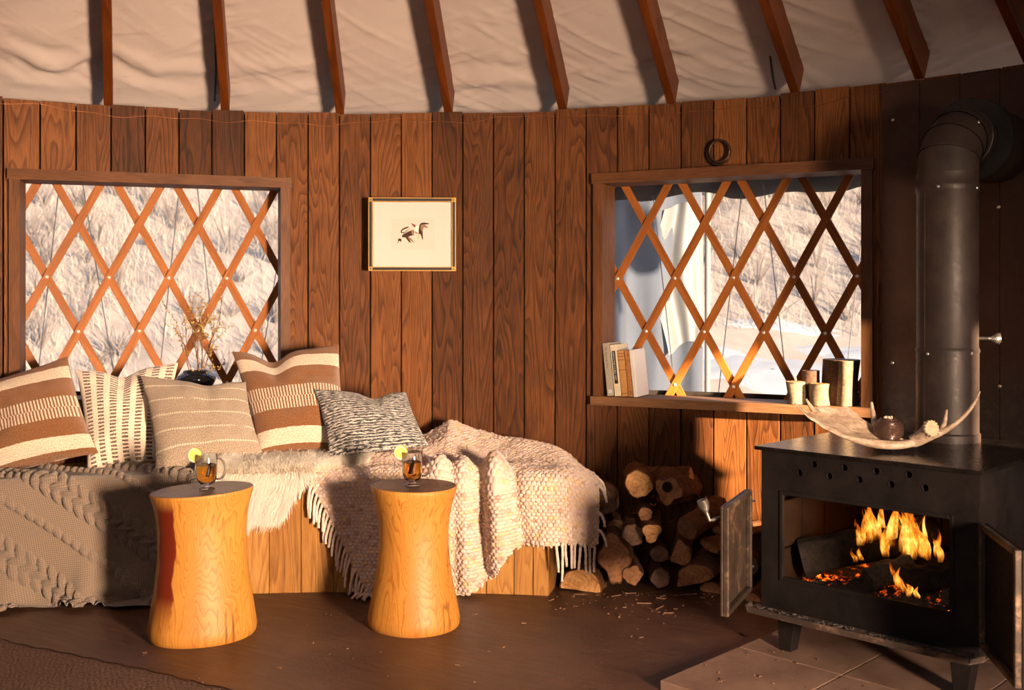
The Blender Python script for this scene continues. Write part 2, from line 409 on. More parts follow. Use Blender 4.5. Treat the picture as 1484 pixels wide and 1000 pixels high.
W['knit'] = knit_mat()
def throw_mat():
    t = NT('chunky cream wool'); uv = t.uv()
    u, v, _ = t.sep(uv)
    cell = t.comb(t.math('FLOOR', t.math('MULTIPLY', u, 1/.0175)), t.math('FLOOR', t.math('MULTIPLY', v, 1/.0135)), 0)
    r = t.white(cell); n = t.noise(uv, 420, 2, .7); m = t.noise(uv, 14, 3, .6)
    c = t.ramp(t.math('ADD', t.math('MULTIPLY', r[0], .75), t.math('MULTIPLY', m, .3)), [(.1, (.62, .46, .37)), (.45, (.52, .39, .33)), (.62, (.58, .39, .18)), (.72, (.64, .50, .43)), (.9, (.36, .19, .12)), (.97, (.56, .40, .34))])
    c = t.mix(t.math('MULTIPLY', n, .30), c, (.74, .62, .55))
    t.bump(n, .4, .003)
    return t.set(c, .95, spec=.1, sheen=.3)
W['throw'] = throw_mat()
W['tassel'] = plain('cream yarn', (.70, .56, .46), .95, nz=.12, nsc=60, bump=.5, bsc=300)
def fleece_mat():
    t = NT('white fleece'); u, v, _ = t.sep(t.uv())
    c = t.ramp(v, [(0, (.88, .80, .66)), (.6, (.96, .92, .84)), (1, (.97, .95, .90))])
    t.set(c, .8, spec=.15, sheen=.3)
    tl = t.n('ShaderNodeBsdfTranslucent'); t.link(c, tl.inputs[0]); mx = t.n('ShaderNodeMixShader'); mx.inputs[0].default_value = .5
    t.link(t.b.outputs[0], mx.inputs[1]); t.link(tl.outputs[0], mx.inputs[2]); t.link(mx.outputs[0], t.out.inputs[0]); return t.m
W['fleece'] = fleece_mat()
def rug_mat():
    t = NT('brown rug'); o = t.uv(); u, v, _ = t.sep(o)
    h = t.math('MULTIPLY', t.math('SINE', t.math('MULTIPLY', u, 2*PI/.024)), t.math('SINE', t.math('MULTIPLY', v, 2*PI/.021)))
    n = t.noise(o, 120, 3, .7); m = t.noise(o, 5, 3)
    c = t.mix(t.ramp(n, [(.3, 0), (.7, 1)]), (.045, .026, .020), (.25, .15, .11)); c = t.mix(t.math('MULTIPLY', m, .5), c, (.085, .045, .03))
    fl = t.ramp(t.vor(o, 70), [(0, 1), (.08, .8), (.13, 0)]); c = t.mix(t.math('MULTIPLY', fl, .45), c, (.32, .19, .13))
    t.bump(t.math('ADD', t.math('MULTIPLY', h, .5), t.math('MULTIPLY', n, 2.5)), .9, .006)
    return t.set(c, .95, spec=.1)
W['rug'] = rug_mat()
def bark_mat(name, a, b, sc=14, st=.25):
    t = NT(name); o = t.obj(); s_ = t.vmul(t.obj(), (1, 1, 1)); n = t.noise(s_, sc, 6, .7, .6); n2 = t.noise(o, sc*6, 4, .7)
    c = t.ramp(t.math('ADD', t.math('MULTIPLY', n, .65), t.math('MULTIPLY', n2, .35)), [(.32, a), (.68, b)])
    t.bump(t.math('ADD', n, n2), .8, .012)
    return t.set(c, .9, spec=.2)
W['bark'] = bark_mat('brown bark', (.035, .015, .008), (.24, .105, .048))
W['bark_red'] = bark_mat('stringy red bark', (.06, .02, .008), (.36, .14, .05), 20)
W['end_pale'] = endgrain('fresh cut end', (.40, .17, .05), (.80, .46, .19), 40)
W['end_mid'] = endgrain('weathered cut end', (.24, .095, .035), (.55, .27, .12), 40)
W['end_dark'] = endgrain('grey cut end', (.13, .065, .038), (.30, .165, .10), 40)
def birch_mat(name, base, spot, amt=.5):
    t = NT(name); o = t.obj(); n = t.noise(o, 60, 5, .7); h = t.noise(t.vmul(o, (1, 1, 2.5)), 45, 3, .6)
    c = t.mix(t.ramp(n, [(.4, 0), (.6, amt)]), base, spot); c = t.mix(t.ramp(h, [(.6, 0), (.68, .8)]), c, tuple(q*.25 for q in spot))
    t.bump(n, .4, .004); return t.set(c, .75, spec=.25)
W['birch'] = birch_mat('pale birch bark', (.27, .20, .125), (.10, .06, .033))
W['aspen_dark'] = birch_mat('dark log bark', (.13, .072, .042), (.05, .025, .016))
def antler_mat():
    t = NT('antler bone'); o = t.obj(); n = t.noise(t.vmul(o, (1, 3, 3)), 14, 5, .65); n2 = t.noise(o, 90, 3, .7)
    c = t.ramp(t.math('ADD', t.math('MULTIPLY', n, .7), t.math('MULTIPLY', n2, .3)), [(.3, (.15, .085, .05)), (.5, (.38, .27, .185)), (.68, (.60, .48, .37))])
    t.bump(t.math('ADD', n, n2), .5, .006); return t.set(c, .55, spec=.4)
W['antler'] = antler_mat()
W['burr'] = plain('antler burr', (.48, .36, .23), .8, nz=.25, nsc=40, bump=.6)
def pot_mat():
    t = NT('bronze glaze'); o = t.obj(); x, y, z = t.sep(o)
    r = t.math('SINE', t.math('MULTIPLY', z, 2*PI/.0045)); n = t.noise(o, 25, 4)
    c = t.mix(n, (.05, .026, .02), (.21, .115, .085)); t.bump(r, .5, .003)
    return t.set(c, .28, .55, .6)
W['pot'] = pot_mat()
W['blackpot'] = plain('black glazed clay', (.006, .006, .007), .12, nz=.2)
W['wax'] = plain('candle wax', (.60, .52, .40), .5, nz=.03)
W['twig'] = plain('dry twig', (.20, .105, .06), .8, nz=.3)
W['twig_leaf'] = plain('dry yellow leaf', (.34, .21, .045), .7, nz=.3, nsc=60)
W['rind'] = plain('lemon rind', (.85, .55, .02), .4, nz=.06, nsc=80)
def lemon_mat():
    t = NT('lemon flesh'); u, v, _ = t.sep(t.uv())
    r = t.math('SQRT', t.math('ADD', t.math('MULTIPLY', u, u), t.math('MULTIPLY', v, v))); a = t.math('ARCTAN2', v, u)
    seg = t.math('ABSOLUTE', t.math('SINE', t.math('MULTIPLY', a, 4.5)))
    k = t.math('MULTIPLY', t.math('GREATER_THAN', seg, .16), t.math('MULTIPLY', t.math('LESS_THAN', r, .82), t.math('GREATER_THAN', r, .10)))
    c = t.mix(k, (.95, .88, .62), (.95, .70, .10))
    return t.set(c, .35, spec=.5)
W['lemon'] = lemon_mat()
W['cinnamon'] = plain('dark spice', (.05, .014, .006), .7)
W['gold'] = plain('gilt frame', (.60, .34, .09), .35, .75, nz=.15, nsc=40)
W['black'] = plain('black lacquer', (.012, .008, .007), .3)
W['mat'] = plain('cream mount', (.56, .51, .45), .9, nz=.02)
W['paper'] = plain('print paper', (.54, .485, .42), .9, nz=.03)
W['ink'] = plain('dark brown ink', (.045, .018, .01), .9, nz=.3, nsc=90)
W['ink2'] = plain('grey brown ink', (.24, .13, .085), .9, nz=.3, nsc=90)
W['ink3'] = plain('ochre ink', (.50, .32, .08), .9)
W['ink4'] = plain('russet ink', (.20, .06, .04), .9)
W['ink5'] = plain('pale bird white', (.80, .74, .63), .9, nz=.03)
W['caption'] = plain('faint caption ink', (.52, .42, .32), .9)
W['bk_grey'] = plain('grey book cloth', (.30, .26, .20), .8, nz=.06)
W['bk_cream'] = plain('cream book jacket', (.56, .48, .33), .6, nz=.05)
W['bk_tan'] = plain('tan leather', (.42, .20, .06), .6, nz=.18, nsc=30, bump=.2)
W['bk_torn'] = plain('torn leather', (.36, .15, .04), .8, nz=.4, nsc=60, bump=.8)
W['bk_white'] = plain('white book cover', (.58, .54, .51), .6, nz=.04)
W['pages'] = plain('page edges', (.74, .66, .52), .9, nz=.08, nsc=80)
W['char'] = bark_mat('charred wood', (.003, .0025, .0025), (.05, .034, .027), 38)
W['ashgrey'] = bark_mat('grey ash crust', (.015, .012, .011), (.17, .145, .13), 26)
def ember_mat():
    t = NT('embers'); o = t.obj(); n = t.noise(o, 32, 5, .75); n2 = t.noise(o, 7, 2)
    g = t.math('MULTIPLY', t.ramp(n, [(.54, 0), (.70, 1)]), t.ramp(n2, [(.42, 0), (.62, 1)]))
    t.set(t.mix(n, (.006, .005, .005), (.09, .07, .06)), .95)
    t.put(t.b.inputs['Emission Color'], t.ramp(g, [(0, (.6, .04, .0)), (.6, (1, .16, .01)), (1, (1, .45, .06))])); t.put(t.b.inputs['Emission Strength'], t.math('MULTIPLY', g, 6.0))
    t.bump(n, .8, .02); return t.m
W['ember'] = ember_mat()
def flame_mat():
    t = NT('flame'); u, v, _ = t.sep(t.uv()); o = t.obj()
    n = t.noise(t.vmul(o, (1, 1, .35)), 42, 3, .6, .6)
    em = t.n('ShaderNodeEmission'); tr = t.n('ShaderNodeBsdfTransparent')
    hot = t.math('SUBTRACT', n, t.math('MULTIPLY', t.math('ABSOLUTE', t.math('SUBTRACT', v, .40)), .38))
    t.link(t.ramp(hot, [(.18, (.7, .05, .0)), (.34, (1, .17, .008)), (.48, (1, .36, .03)), (.64, (1, .62, .14))]), em.inputs[0])
    t.put(em.inputs[1], t.math('MULTIPLY', t.ramp(hot, [(.15, .25), (.62, 1)]), 2.3))
    a = t.math('MULTIPLY', t.ramp(n, [(.36, .0), (.60, .72)]), t.ramp(v, [(0, 0), (.40, 1), (.7, .9), (1, .05)]))
    mx = t.n('ShaderNodeMixShader'); t.put(mx.inputs[0], a); t.link(tr.outputs[0], mx.inputs[1]); t.link(em.outputs[0], mx.inputs[2])
    t.link(mx.outputs[0], t.out.inputs[0]); t.t.nodes.remove(t.b); return t.m
W['flame'] = flame_mat()
def cflame():
    t = NT('candle flame'); t.set((0, 0, 0), 1); t.put(t.b.inputs['Emission Color'], (1, .55, .18, 1)); t.b.inputs['Emission Strength'].default_value = 14; return t.m
W['cflame'] = cflame()
def ground_mat():
    t = NT('dry hillside'); o = t.obj(); n = t.noise(o, .5, 6, .7); n2 = t.noise(t.vmul(o, (1, 1, .5)), 5, 6, .75)
    c = t.ramp(t.math('ADD', t.math('MULTIPLY', n, .45), t.math('MULTIPLY', n2, .55)), [(.35, (.120, .106, .102)), (.5, (.150, .135, .128)), (.66, (.175, .160, .150))])
    return t.set(c, 1, spec=.05)
W['ground'] = ground_mat()
W['snow'] = plain('old snow', (.135, .155, .185), .7, nz=.05, nsc=3, bump=.3, bsc=4)
W['grass'] = plain('bleached grass', (.150, .136, .122), .9, nz=.25, nsc=2)
W['brush'] = plain('grey brush', (.060, .050, .046), .9, nz=.3, nsc=3)
W['tarp'] = weave('grey canvas', lambda t, u, v, uv: t.mix(t.noise(uv, 5, 5, .65), (.030, .040, .062), (.040, .052, .076)), 700, 700, .4, .004)  # shade on the canvas is put into this dark blue-grey
W['flapcloth'] = plain('dark rolled flap', (.020, .013, .009), .9, spec=.05, nz=.35, nsc=8, bump=.4, bsc=30)
W['post'] = plain('pale post', (.12, .12, .12), .7)
W['sheet'] = plain('sunlit canvas tone', (.085, .092, .098), .6, nz=.08)  # sunlight on the canvas, painted as a paler colour
W['exterior'] = plain('outer canvas', (.40, .36, .30), .9)
# ================================================================ SETTING
DT = 2*PI/152; T0 = -.4762
WIN = {'L': dict(t=(-.4691, -.128), z=(.69, 1.700), r0=.4269), 'R': dict(t=(.2795, .6253), z=(.69, 1.706))}
# out of frame: a third window beside the stove 
W3T = (1.185, 1.472); W3Z = (.70, 1.50)
HOLES = [(*WIN['L']['t'], *WIN['L']['z']), (*WIN['R']['t'], *WIN['R']['z']), (*W3T, *W3Z)]
def wall_pieces(i0, i1, top_jit=True):
    """plank i spans T0+i*DT.. ; cut at the window openings"""
    out = []
    for i in range(i0, i1):
        a, b = T0+i*DT+.0009, T0+(i+1)*DT-.0009
        cuts = sorted({a, b} | {t for h in HOLES for t in h[:2] if a < t < b})
        top = WALL_H+(rnd.uniform(-.007, .004) if top_jit else 0)
        rr = rnd.uniform(-.002, .002)
        for c, d in zip(cuts, cuts[1:]):
            m = (c+d)/2; spans = [(0, top)]
            for h in HOLES:
                if h[0] < m < h[1]: spans = [(0, h[2]), (h[3], top)] if h[2] > 0 else [(h[3], top)]
            out += [(i, a, b, c, d, z0, z1, rr) for z0, z1 in spans]
    return out
def wall_mesh(i0, i1):
    mb = MB(); bk = MB()
    for i, a, b, c, d, z0, z1, rr in wall_pieces(i0, i1):
        ri, ro = R+rr, R+.022
        p = [onwall(c, ri, z0), onwall(d, ri, z0), onwall(d, ro, z0), onwall(c, ro, z0), onwall(c, ri, z1), onwall(d, ri, z1), onwall(d, ro, z1), onwall(c, ro, z1)]
        u0, u1 = i+200+(c-a)/(b-a)*.98+.01, i+200+(d-a)/(b-a)*.98+.01
        uv = [(u0, z0), (u1, z0), (u1, z0), (u0, z0), (u0, z1), (u1, z1), (u1, z1), (u0, z1)]
        mb.hexa(p, 0, uv)
        c2, d2 = c-.001 if c == a else c, d+.001 if d == b else d
        bk.hexa([onwall(c2, R+.023, z0), onwall(d2, R+.023, z0), onwall(d2, R+.035, z0), onwall(c2, R+.035, z0), onwall(c2, R+.023, z1-.01), onwall(d2, R+.023, z1-.01), onwall(d2, R+.035, z1-.01), onwall(c2, R+.035, z1-.01)])
    return mb, bk
mb, bk = wall_mesh(-12, 36)
wall_back = setp(mb.build('wall_back', W['plank'], loc=onwall(0, R, 0), bevel=.0012, bseg=1), kind='structure')
setp(bk.build('backing_board', W['dark'], parent=wall_back), kind='structure')
mb, bk = wall_mesh(36, 140)
wall_front = setp(mb.build('wall_front', W['plank'], loc=onwall(PI, R, 0)), kind='structure')
setp(bk.build('backing_board', W['dark'], parent=wall_front), kind='structure')
# floor disc
n = 96; mb = MB(); mb.add([(XC, YC, 0)]+[onwall(2*PI*k/n, R+.2, 0) for k in range(n)], [(0, 1+(k+1) % n, 1+k) for k in range(n)])
mb.add([(XC, YC, -.12)]+[onwall(2*PI*k/n, R+.2, -.12) for k in range(n)], [(0, 1+k, 1+(k+1) % n) for k in range(n)])
mb.add([onwall(2*PI*k/n, R+.2, z) for z in (-.12, 0) for k in range(n)], [(k, (k+1) % n, n+(k+1) % n, n+k) for k in range(n)])
setp(mb.build('floor', W['floor'], loc=(XC, YC, 0)), kind='structure')
# ---------------------------------------------------------------- roof canvas
APEX_Z = 4.12; SL = (APEX_Z-WALL_H)/R          # rafters rise to the crown
CLEAR = .165                                   # canvas lies on top of the rafters
def roof_z(r): return WALL_H+CLEAR+(R-r)*SL
RAF = [-.5535, -.4085, -.2850, -.1690, -.0480, .0830, .2055, .3455, .4880, .6380]
def th_of(px, py, r=R-.01):
    a = (px-CX)/FOC; A = a*a+1; B = -2*(a*XC+YC); C = XC*XC+YC*YC-r*r
    Y = (-B+math.sqrt(B*B-4*A*C))/(2*A); return math.atan2(a*Y-XC, Y-YC)
RAF = [th_of(*p) for p in ((-14, 139), (157, 151), (326, 159), (492, 163), (649, 164), (814, 158), (971, 148), (1150, 132), (1330, 114), (1488, 88))]
def roof_surface(tt, rr):
    T, Q = np.meshgrid(tt, rr, indexing='ij')
    raf = np.array(RAF); k = np.clip(np.searchsorted(raf, T)-1, 0, len(raf)-2)
    f = (T-raf[k])/(raf[k+1]-raf[k]); f = np.clip(f, 0, 1)
    sag = -.022*np.sin(PI*f)**1.0
    x = T*R; y = (R-Q)
    prox = np.exp(-((1-f)/.22)**2)+.7*np.exp(-(f/.2)**2)      # wrinkles gather at the rafters
    diag = (y*1.2+(f-.5)*.30)
    d2 = (x*.55+y*1.0); d3 = (-x*.35+y*1.0)
    s1 = 1-np.abs(fbm(x*1.7+k*3.1, d3*14+k*5.3, 3, 2))*6; s2 = 1-np.abs(fbm(x*1.3+k*7.7, d2*13-k*2.7, 9, 2))*5
    wr = .0075*np.clip(s1, 0, 1)**3*(.35+.9*prox)+.006*np.clip(s2, 0, 1)**3*(.3+vnoise(x*2, y*2, 31)+.5)
    low = np.exp(-(y/.13)**2)
    wr = wr+.013*np.sin((y*40+fbm(x*2.1, y*2, 5)*9))*low*np.clip(.15+1.6*vnoise(x*2.3, y*3, 8), 0, 1)
    wr = wr+.003*fbm(x*9, y*14, 12, 3)+.0032*np.clip(1-np.abs(fbm(x*3.1+k*1.9, d2*26+k, 61, 2))*9, 0, 1)**2*(.4+prox)
    fade = sm(.4, .9, (T-tt[0])/.02)*sm(.4, .9, (tt[-1]-T)/.02) if len(tt) > 200 else 0
    Z = WALL_H+CLEAR+(R-Q)*SL+(sag-wr)*fade
    return np.stack([XC+Q*np.sin(T), YC+Q*np.cos(T), Z], 2)
ta, tb = -.62, 1.0
P = roof_surface(np.linspace(ta, tb, 440), np.concatenate([np.linspace(R+.25, 2.5, 130), np.linspace(2.45, .62, 14)]))
mb = MB(); mb.grid(P)
ceil = setp(mb.build('ceiling', W['canvas'], smooth=180, loc=(XC, YC, WALL_H)), kind='structure')  # added fill to lift the shadows, not a lamp of the yurt
tt = np.linspace(tb, 2*PI+ta, 60)
mb = MB(); mb.grid(roof_surface(tt, np.linspace(R+.25, .62, 12)))
setp(mb.build('roof_canvas', W['canvas'], parent=ceil, smooth=180), kind='structure')
# crown ring and its open skylight
mb = MB(); mb.lathe([(.60, 0), (.68, 0), (.68, .14), (.60, .14), (.60, 0)], (XC, YC, WALL_H+(R-.64)*SL), 48)
setp(mb.build('crown_ring', W['rafter'], parent=ceil), kind='structure')
# ---------------------------------------------------------------- rafters
WHERE = ['cut by the left edge of the photo', 'above the left end of the left window', 'with a dark cable along it, above the left window', 'above the right end of the left window',
         'above the framed bird print', 'above the throw between the two windows', 'above the left corner of the right window', 'with a dark cable behind it, over the right window',
         'above the right corner of the right window', 'at the stovepipe in the top right corner']
for i, th in enumerate(RAF):
    mb = MB(); hw = .0185; dep = .138
    er = Vector((math.sin(th), math.cos(th), 0)); et = Vector((math.cos(th), -math.sin(th), 0)); c0 = Vector((XC, YC, 0))
    ax = (-er+Vector((0, 0, SL))).normalized(); up = et.cross(ax); up = up if up.z > 0 else -up
    r1 = R+.014; L = (r1-.66)/(-ax.dot(er))
    a = c0+er*r1+Vector((0, 0, WALL_H+.004-.014*SL)); b = a+ax*L
    p = [a-et*hw, a+et*hw, b+et*hw, b-et*hw]; q = [v+up*dep for v in p]
    uv = [(0, 0), (.04, 0), (.04, L), (0, L), (.12, 0), (.16, 0), (.16, L), (.12, L)]
    uv = [(u_+i*.77, v_+i*3.1) for u_, v_ in uv]
    mb.hexa(p+q, 0, uv)
    thing(mb, 'rafter', W['rafter'], 'red-brown wooden roof rafter '+WHERE[i], 'rafter', 'roof rafters', bevel=.003, loc=a)
# ---------------------------------------------------------------- windows
class Frame:
    def __init__(s, t0, t1, name):
        s.A = onwall(t0, R, 0); s.B = onwall(t1, R, 0); s.w = (s.B-s.A).length
        s.e = (s.B-s.A).normalized(); s.n = Vector((s.e.y, -s.e.x, 0))      # n points into the room
        if s.n.dot(Vector((XC, YC, 0))-s.A) < 0: s.n = -s.n
    def p(s, a, n, z): return s.A+s.e*a+s.n*n+Vector((0, 0, z))
    def board(s, mb, a0, a1, n0, n1, z0, z1, along='z', off=0):
        P_ = [s.p(a0, n1, z0), s.p(a1, n1, z0), s.p(a1, n0, z0), s.p(a0, n0, z0), s.p(a0, n1, z1), s.p(a1, n1, z1), s.p(a1, n0, z1), s.p(a0, n0, z1)]
        faces = [(3,2,1,0),(4,5,6,7),(0,1,5,4),(1,2,6,5),(2,3,7,6),(3,0,4,7)]
        for f in faces:
            q = [P_[k] for k in f]; uv = []
            for v in q:
                d = v-s.A; a, nn, z = d.dot(s.e), d.dot(s.n), d.z
                uv.append((z+nn+off, a) if along == 'a' else (a+nn+off, z))
            mb.add(q, [(0, 1, 2, 3)], uv)
FR = {k: Frame(*WIN[k]['t'], k) for k in 'LR'}
RL = 3.56
def build_window(k, idx, piv, dth, zrow, dz, side):
    F = FR[k]; z0, z1 = WIN[k]['z']; w = F.w
    win = empty('window_%d' % idx, F.p(w/2, 0, z0), kind='structure')
    win['label'] = 'wooden window with orange crossed lattice, '+side
    jw = .042
    mb = MB(); F.board(mb, 0, jw, -.14, .022, z0, z1, off=.1*idx)
    setp(mb.build('jamb', W['frame'], parent=win, bevel=.002), kind='structure')
    mb = MB(); F.board(mb, w-jw, w, -.14, .022, z0, z1, off=.31*idx)
    setp(mb.build('jamb', W['frame'], parent=win, bevel=.002), kind='structure')
    mb = MB(); F.board(mb, -.006, w+.006, -.14, .027, z1-.045, z1, 'a', .5*idx)
    setp(mb.build('head_board', W['frame'], parent=win, bevel=.002), kind='structure')
    mb = MB(); F.board(mb, -.004, w+.004, -.15, .045, z0, z0+.038, 'a', .9*idx)
    setp(mb.build('sill', W['sill'], parent=win, bevel=.003), kind='structure')
    # dark weather strip at the foot of the pane
    mb = MB(); tl, tr = WIN[k]['t']
    T = np.linspace(tl+.004, tr-.004, 24)
    def strip(mb, r0, r1, za, zb):
        for c, d in zip(T, T[1:]):
            mb.hexa([onwall(c, r0, za), onwall(d, r0, za), onwall(d, r1, za), onwall(c, r1, za), onwall(c, r0, zb), onwall(d, r0, zb), onwall(d, r1, zb), onwall(c, r1, zb)])
    strip(mb, RL+.02, RL+.03, z0, z0+.052); setp(mb.build('weather_strip', W['dark'], parent=win), kind='structure')
    # clear vinyl
    tt_ = np.linspace(tl-.03, tr+.03, 40); zz = np.linspace(z0-.02, z1+.02, 30)
    Tg, Zg = np.meshgrid(tt_, zz, indexing='ij'); rg = RL+.045+.006*fbm(Tg*9, Zg*3, idx, 2)
    mb = MB(); mb.grid(np.stack([XC+rg*np.sin(Tg), YC+rg*np.cos(Tg), Zg], 2))
    setp(mb.build('vinyl_pane', W['pane'], parent=win, smooth=180), kind='structure')
    # lattice slats: straight laths bent round the wall
    zlo, zhi = z0-.04, z1+.04; tlo, thi = tl-.02, tr+.02
    slope = dz/(dth/2)
    hw, tk = .0172, .0055
    jw_t = jw/R
    for sgn, r in ((1, RL-tk-.0005), (-1, RL+tk+.0005)):
        for j in range(-9, 16):
            tj = piv+dth*j
            cand = [tlo, thi, tj+sgn*(zlo-zrow)/slope, tj+sgn*(zhi-zrow)/slope]
            lo = max(min(cand[2:]), tlo); hi = min(max(cand[2:]), thi)
            if hi-lo < .012: continue
            mb = MB(); ths = np.linspace(lo, hi, 14); vs = []; uv = []
            for th in ths:
                z = zrow+sgn*(th-tj)*slope
                c = onwall(th, r, z); er = Vector((math.sin(th), math.cos(th), 0)); et = Vector((math.cos(th), -math.sin(th), 0))
                d = (et*r+Vector((0, 0, sgn*slope))).normalized(); wv = er.cross(d)
                vs += [c-wv*hw-er*tk, c+wv*hw-er*tk, c+wv*hw+er*tk, c-wv*hw+er*tk]
                l = (th-lo)*math.hypot(r, slope); uv += [(j*.31, l+j), (j*.31+.034, l+j), (j*.31+.055, l+j), (j*.31+.098, l+j)]
            fs = []
            for q in range(13):
                for e in range(4): fs.append((q*4+e, q*4+(e+1) % 4, q*4+4+(e+1) % 4, q*4+4+e))
            fs += [(3, 2, 1, 0), (52, 53, 54, 55)]
            mb.add(vs, fs, uv)
            sl = setp(mb.build('lattice_slat', W['lattice'], parent=win, bevel=.0015, bseg=1), kind='structure')
            if sgn == 1:          # steel rivets through the crossings
                for q in range(-4, 5):
                    th = tj+q*dth/2; z = zrow+q*dz
                    if not (tl+jw_t*.2 < th < tr-jw_t*.9 and z0+.05 < z < z1-.08) or q > 0: continue
                    rv = MB(); er = Vector((math.sin(th), math.cos(th), 0)); et = Vector((math.cos(th), -math.sin(th), 0))
                    Mx = Matrix((et, Vector((0, 0, 1)), -er)).transposed()
                    rv.lathe([(.0001, .0045), (.004, .004), (.0068, .0022), (.0075, 0)], onwall(th, r-tk, z), 12, axis=Mx)
                    setp(rv.build('rivet', W['rivet'], parent=sl, smooth=60), kind='structure')
    return win
winL = build_window('L', 1, -.4269, .0717, 1.251, .2415, 'behind the bench and its pillows')
winR = build_window('R', 2, .3009, .0735, 1.247, .2375, 'beside the stove, with books and candles on its sill')
# rolled dark flap under the eave outside the right window and thin guy cords outside both
def guy(k, win, pts):
    for (xa, ya, xb, yb) in pts:
        a = onwall(th_of(xa, ya, RL+.09), RL+.09, at(xa, ya, onwall(th_of(xa, ya, RL+.09), RL+.09, 0).y).z)
        b = onwall(th_of(xb, yb, RL+.09), RL+.09, at(xb, yb, onwall(th_of(xb, yb, RL+.09), RL+.09, 0).y).z)
        d = b-a; a = a-d*.12; b = b+d*.12
        mb = MB(); mb.tube([a, (a+b)/2, b], .0022, 6); setp(mb.build('guy_cord', W['cord'], parent=win, smooth=60), kind='structure')
guy('L', winL, [(84, 285, 57, 525), (120, 268, 166, 548), (258, 288, 233, 525), (286, 272, 304, 440), (404, 370, 378, 530)])
guy('R', winR, [(946, 280, 974, 530), (1076, 270, 1040, 580), (1106, 265, 1136, 520), (1248, 350, 1228, 530)])
Tf = np.linspace(.27, .66, 90); a_ = np.linspace(0, 2*PI, 17)
Tg, Ag = np.meshgrid(Tf, a_, indexing='ij')
rad = .075*(1+.25*fbm(Tg*22, np.cos(Ag)*1.3, 3, 3))*(1+.15*np.sin(Tg*60))
rg = RL+.15+rad*np.cos(Ag); zg = 1.712-.16*(Tg-.45)**2*4+.01*np.sin(Tg*23)+rad*np.sin(Ag)*1.15
mb = MB(); mb.grid(np.stack([XC+rg*np.sin(Tg), YC+rg*np.cos(Tg), zg], 2))
thing(mb, 'rolled_flap', W['flapcloth'], 'dark rolled-up canvas flap hanging outside along the top of the right window', 'canvas flap', smooth=180)
# plain frame of the window beyond the right edge of the photo 
F3 = Frame(*W3T, '3'); win3 = empty('window_3', F3.p(F3.w/2, 0, W3Z[0]), kind='structure')
for (a0, a1, za, zb) in ((0, .035, *W3Z), (F3.w-.035, F3.w, *W3Z), (0, F3.w, W3Z[0], W3Z[0]+.035), (0, F3.w, W3Z[1]-.035, W3Z[1])):
    mb = MB(); F3.board(mb, a0, a1, -.05, .015, za, zb); setp(mb.build('frame_board', W['frame'], parent=win3), kind='structure')
# ---------------------------------------------------------------- outside
GX = np.concatenate([np.linspace(-60, -16, 30), np.linspace(-15, 14, 120), np.linspace(15, 60, 30)]); GY = np.concatenate([np.linspace(-40, 4, 14), np.linspace(5, 14, 24), np.linspace(14.2, 34, 120), np.linspace(35, 120, 20)])
def hill(X, Y):
    X = np.asarray(X, float); Y = np.asarray(Y, float)
    return -.75+.43*np.clip(Y-14, 0, None)*sm(12, 16, Y)+.5*fbm(X*.18, Y*.18, 4, 3)*sm(12, 20, Y)+.12*fbm(X*1.1, Y*1.1, 6, 3)*sm(7, 14, Y)
Xg, Yg = np.meshgrid(GX, GY, indexing='ij'); mb = MB(); mb.grid(np.stack([Xg, Yg, hill(Xg, Yg)], 2))
setp(mb.build('ground_hillside', W['ground'], smooth=180, loc=(0, 20, -.75)), kind='structure')
# snow patches on the slope beyond the right window
mb = MB()
for (cx, cy, rx, ry, sd) in ((4.0, 15.9, 1.6, .55, 1), (2.6, 16.6, 1.1, .35, 2), (5.6, 16.8, 1.3, .35, 3), (3.6, 14.6, 2.2, .6, 5), (6.6, 15.2, 1.6, .5, 6), (4.6, 17.6, 1.0, .22, 7)):
    a = np.linspace(0, 2*PI, 49); q = np.linspace(.02, 1, 12); Ag, Qg = np.meshgrid(a, q, indexing='ij')
    f = 1+.7*fbm(np.cos(Ag)*1.5+sd*7, np.sin(Ag)*1.5, sd, 3)
    X = cx+Qg*f*rx*np.cos(Ag); Y = cy+Qg*f*ry*np.sin(Ag)
    mb.grid(np.stack([X, Y, hill(X, Y)+.05*(1-Qg**3)-.012], 2))
setp(mb.build('snow', W['snow'], smooth=180), 'patches of old snow on the slope outside the right window', 'snow', kind='stuff')
def blades(n, xr, yr, seed, h0, h1, wid, lean, mask=None, mixf=0):
    g = np.random.default_rng(seed); mb = MB(); vs = []; fs = []
    X = g.uniform(*xr, n); Y = g.uniform(*yr, n)
    if mask is not None:
        keep = mask(X, Y, g); X, Y = X[keep], Y[keep]
    Z = hill(X, Y)-.02; n = len(X)
    H = g.uniform(h0, h1, n); A = g.uniform(0, 2*PI, n); Lx = g.normal(0, lean, n); Ly = g.normal(0, lean, n); Wd = g.uniform(.5, 1.2, n)*wid
    for k in range(n):
        dx, dy = math.cos(A[k])*Wd[k], math.sin(A[k])*Wd[k]; b = len(vs)
        x, y, z, h = X[k], Y[k], Z[k], H[k]
        vs += [(x-dx, y-dy, z), (x+dx, y+dy, z), (x+Lx[k]*h*.4-dx*.7, y+Ly[k]*h*.4-dy*.7, z+h*.6), (x+Lx[k]*h*.4+dx*.7, y+Ly[k]*h*.4+dy*.7, z+h*.6), (x+Lx[k]*h, y+Ly[k]*h, z+h)]
        fs += [(b, b+1, b+3, b+2), (b+2, b+3, b+4)]
    mb.add(vs, fs); return mb
den = lambda X, Y, g: fbm(X*.5, Y*.5, 21, 3)+g.uniform(-.35, .55, len(X)) > 0
nosnow = lambda X, Y, g: den(X, Y, g) & ~((X > 1.2) & (Y < 17.4))
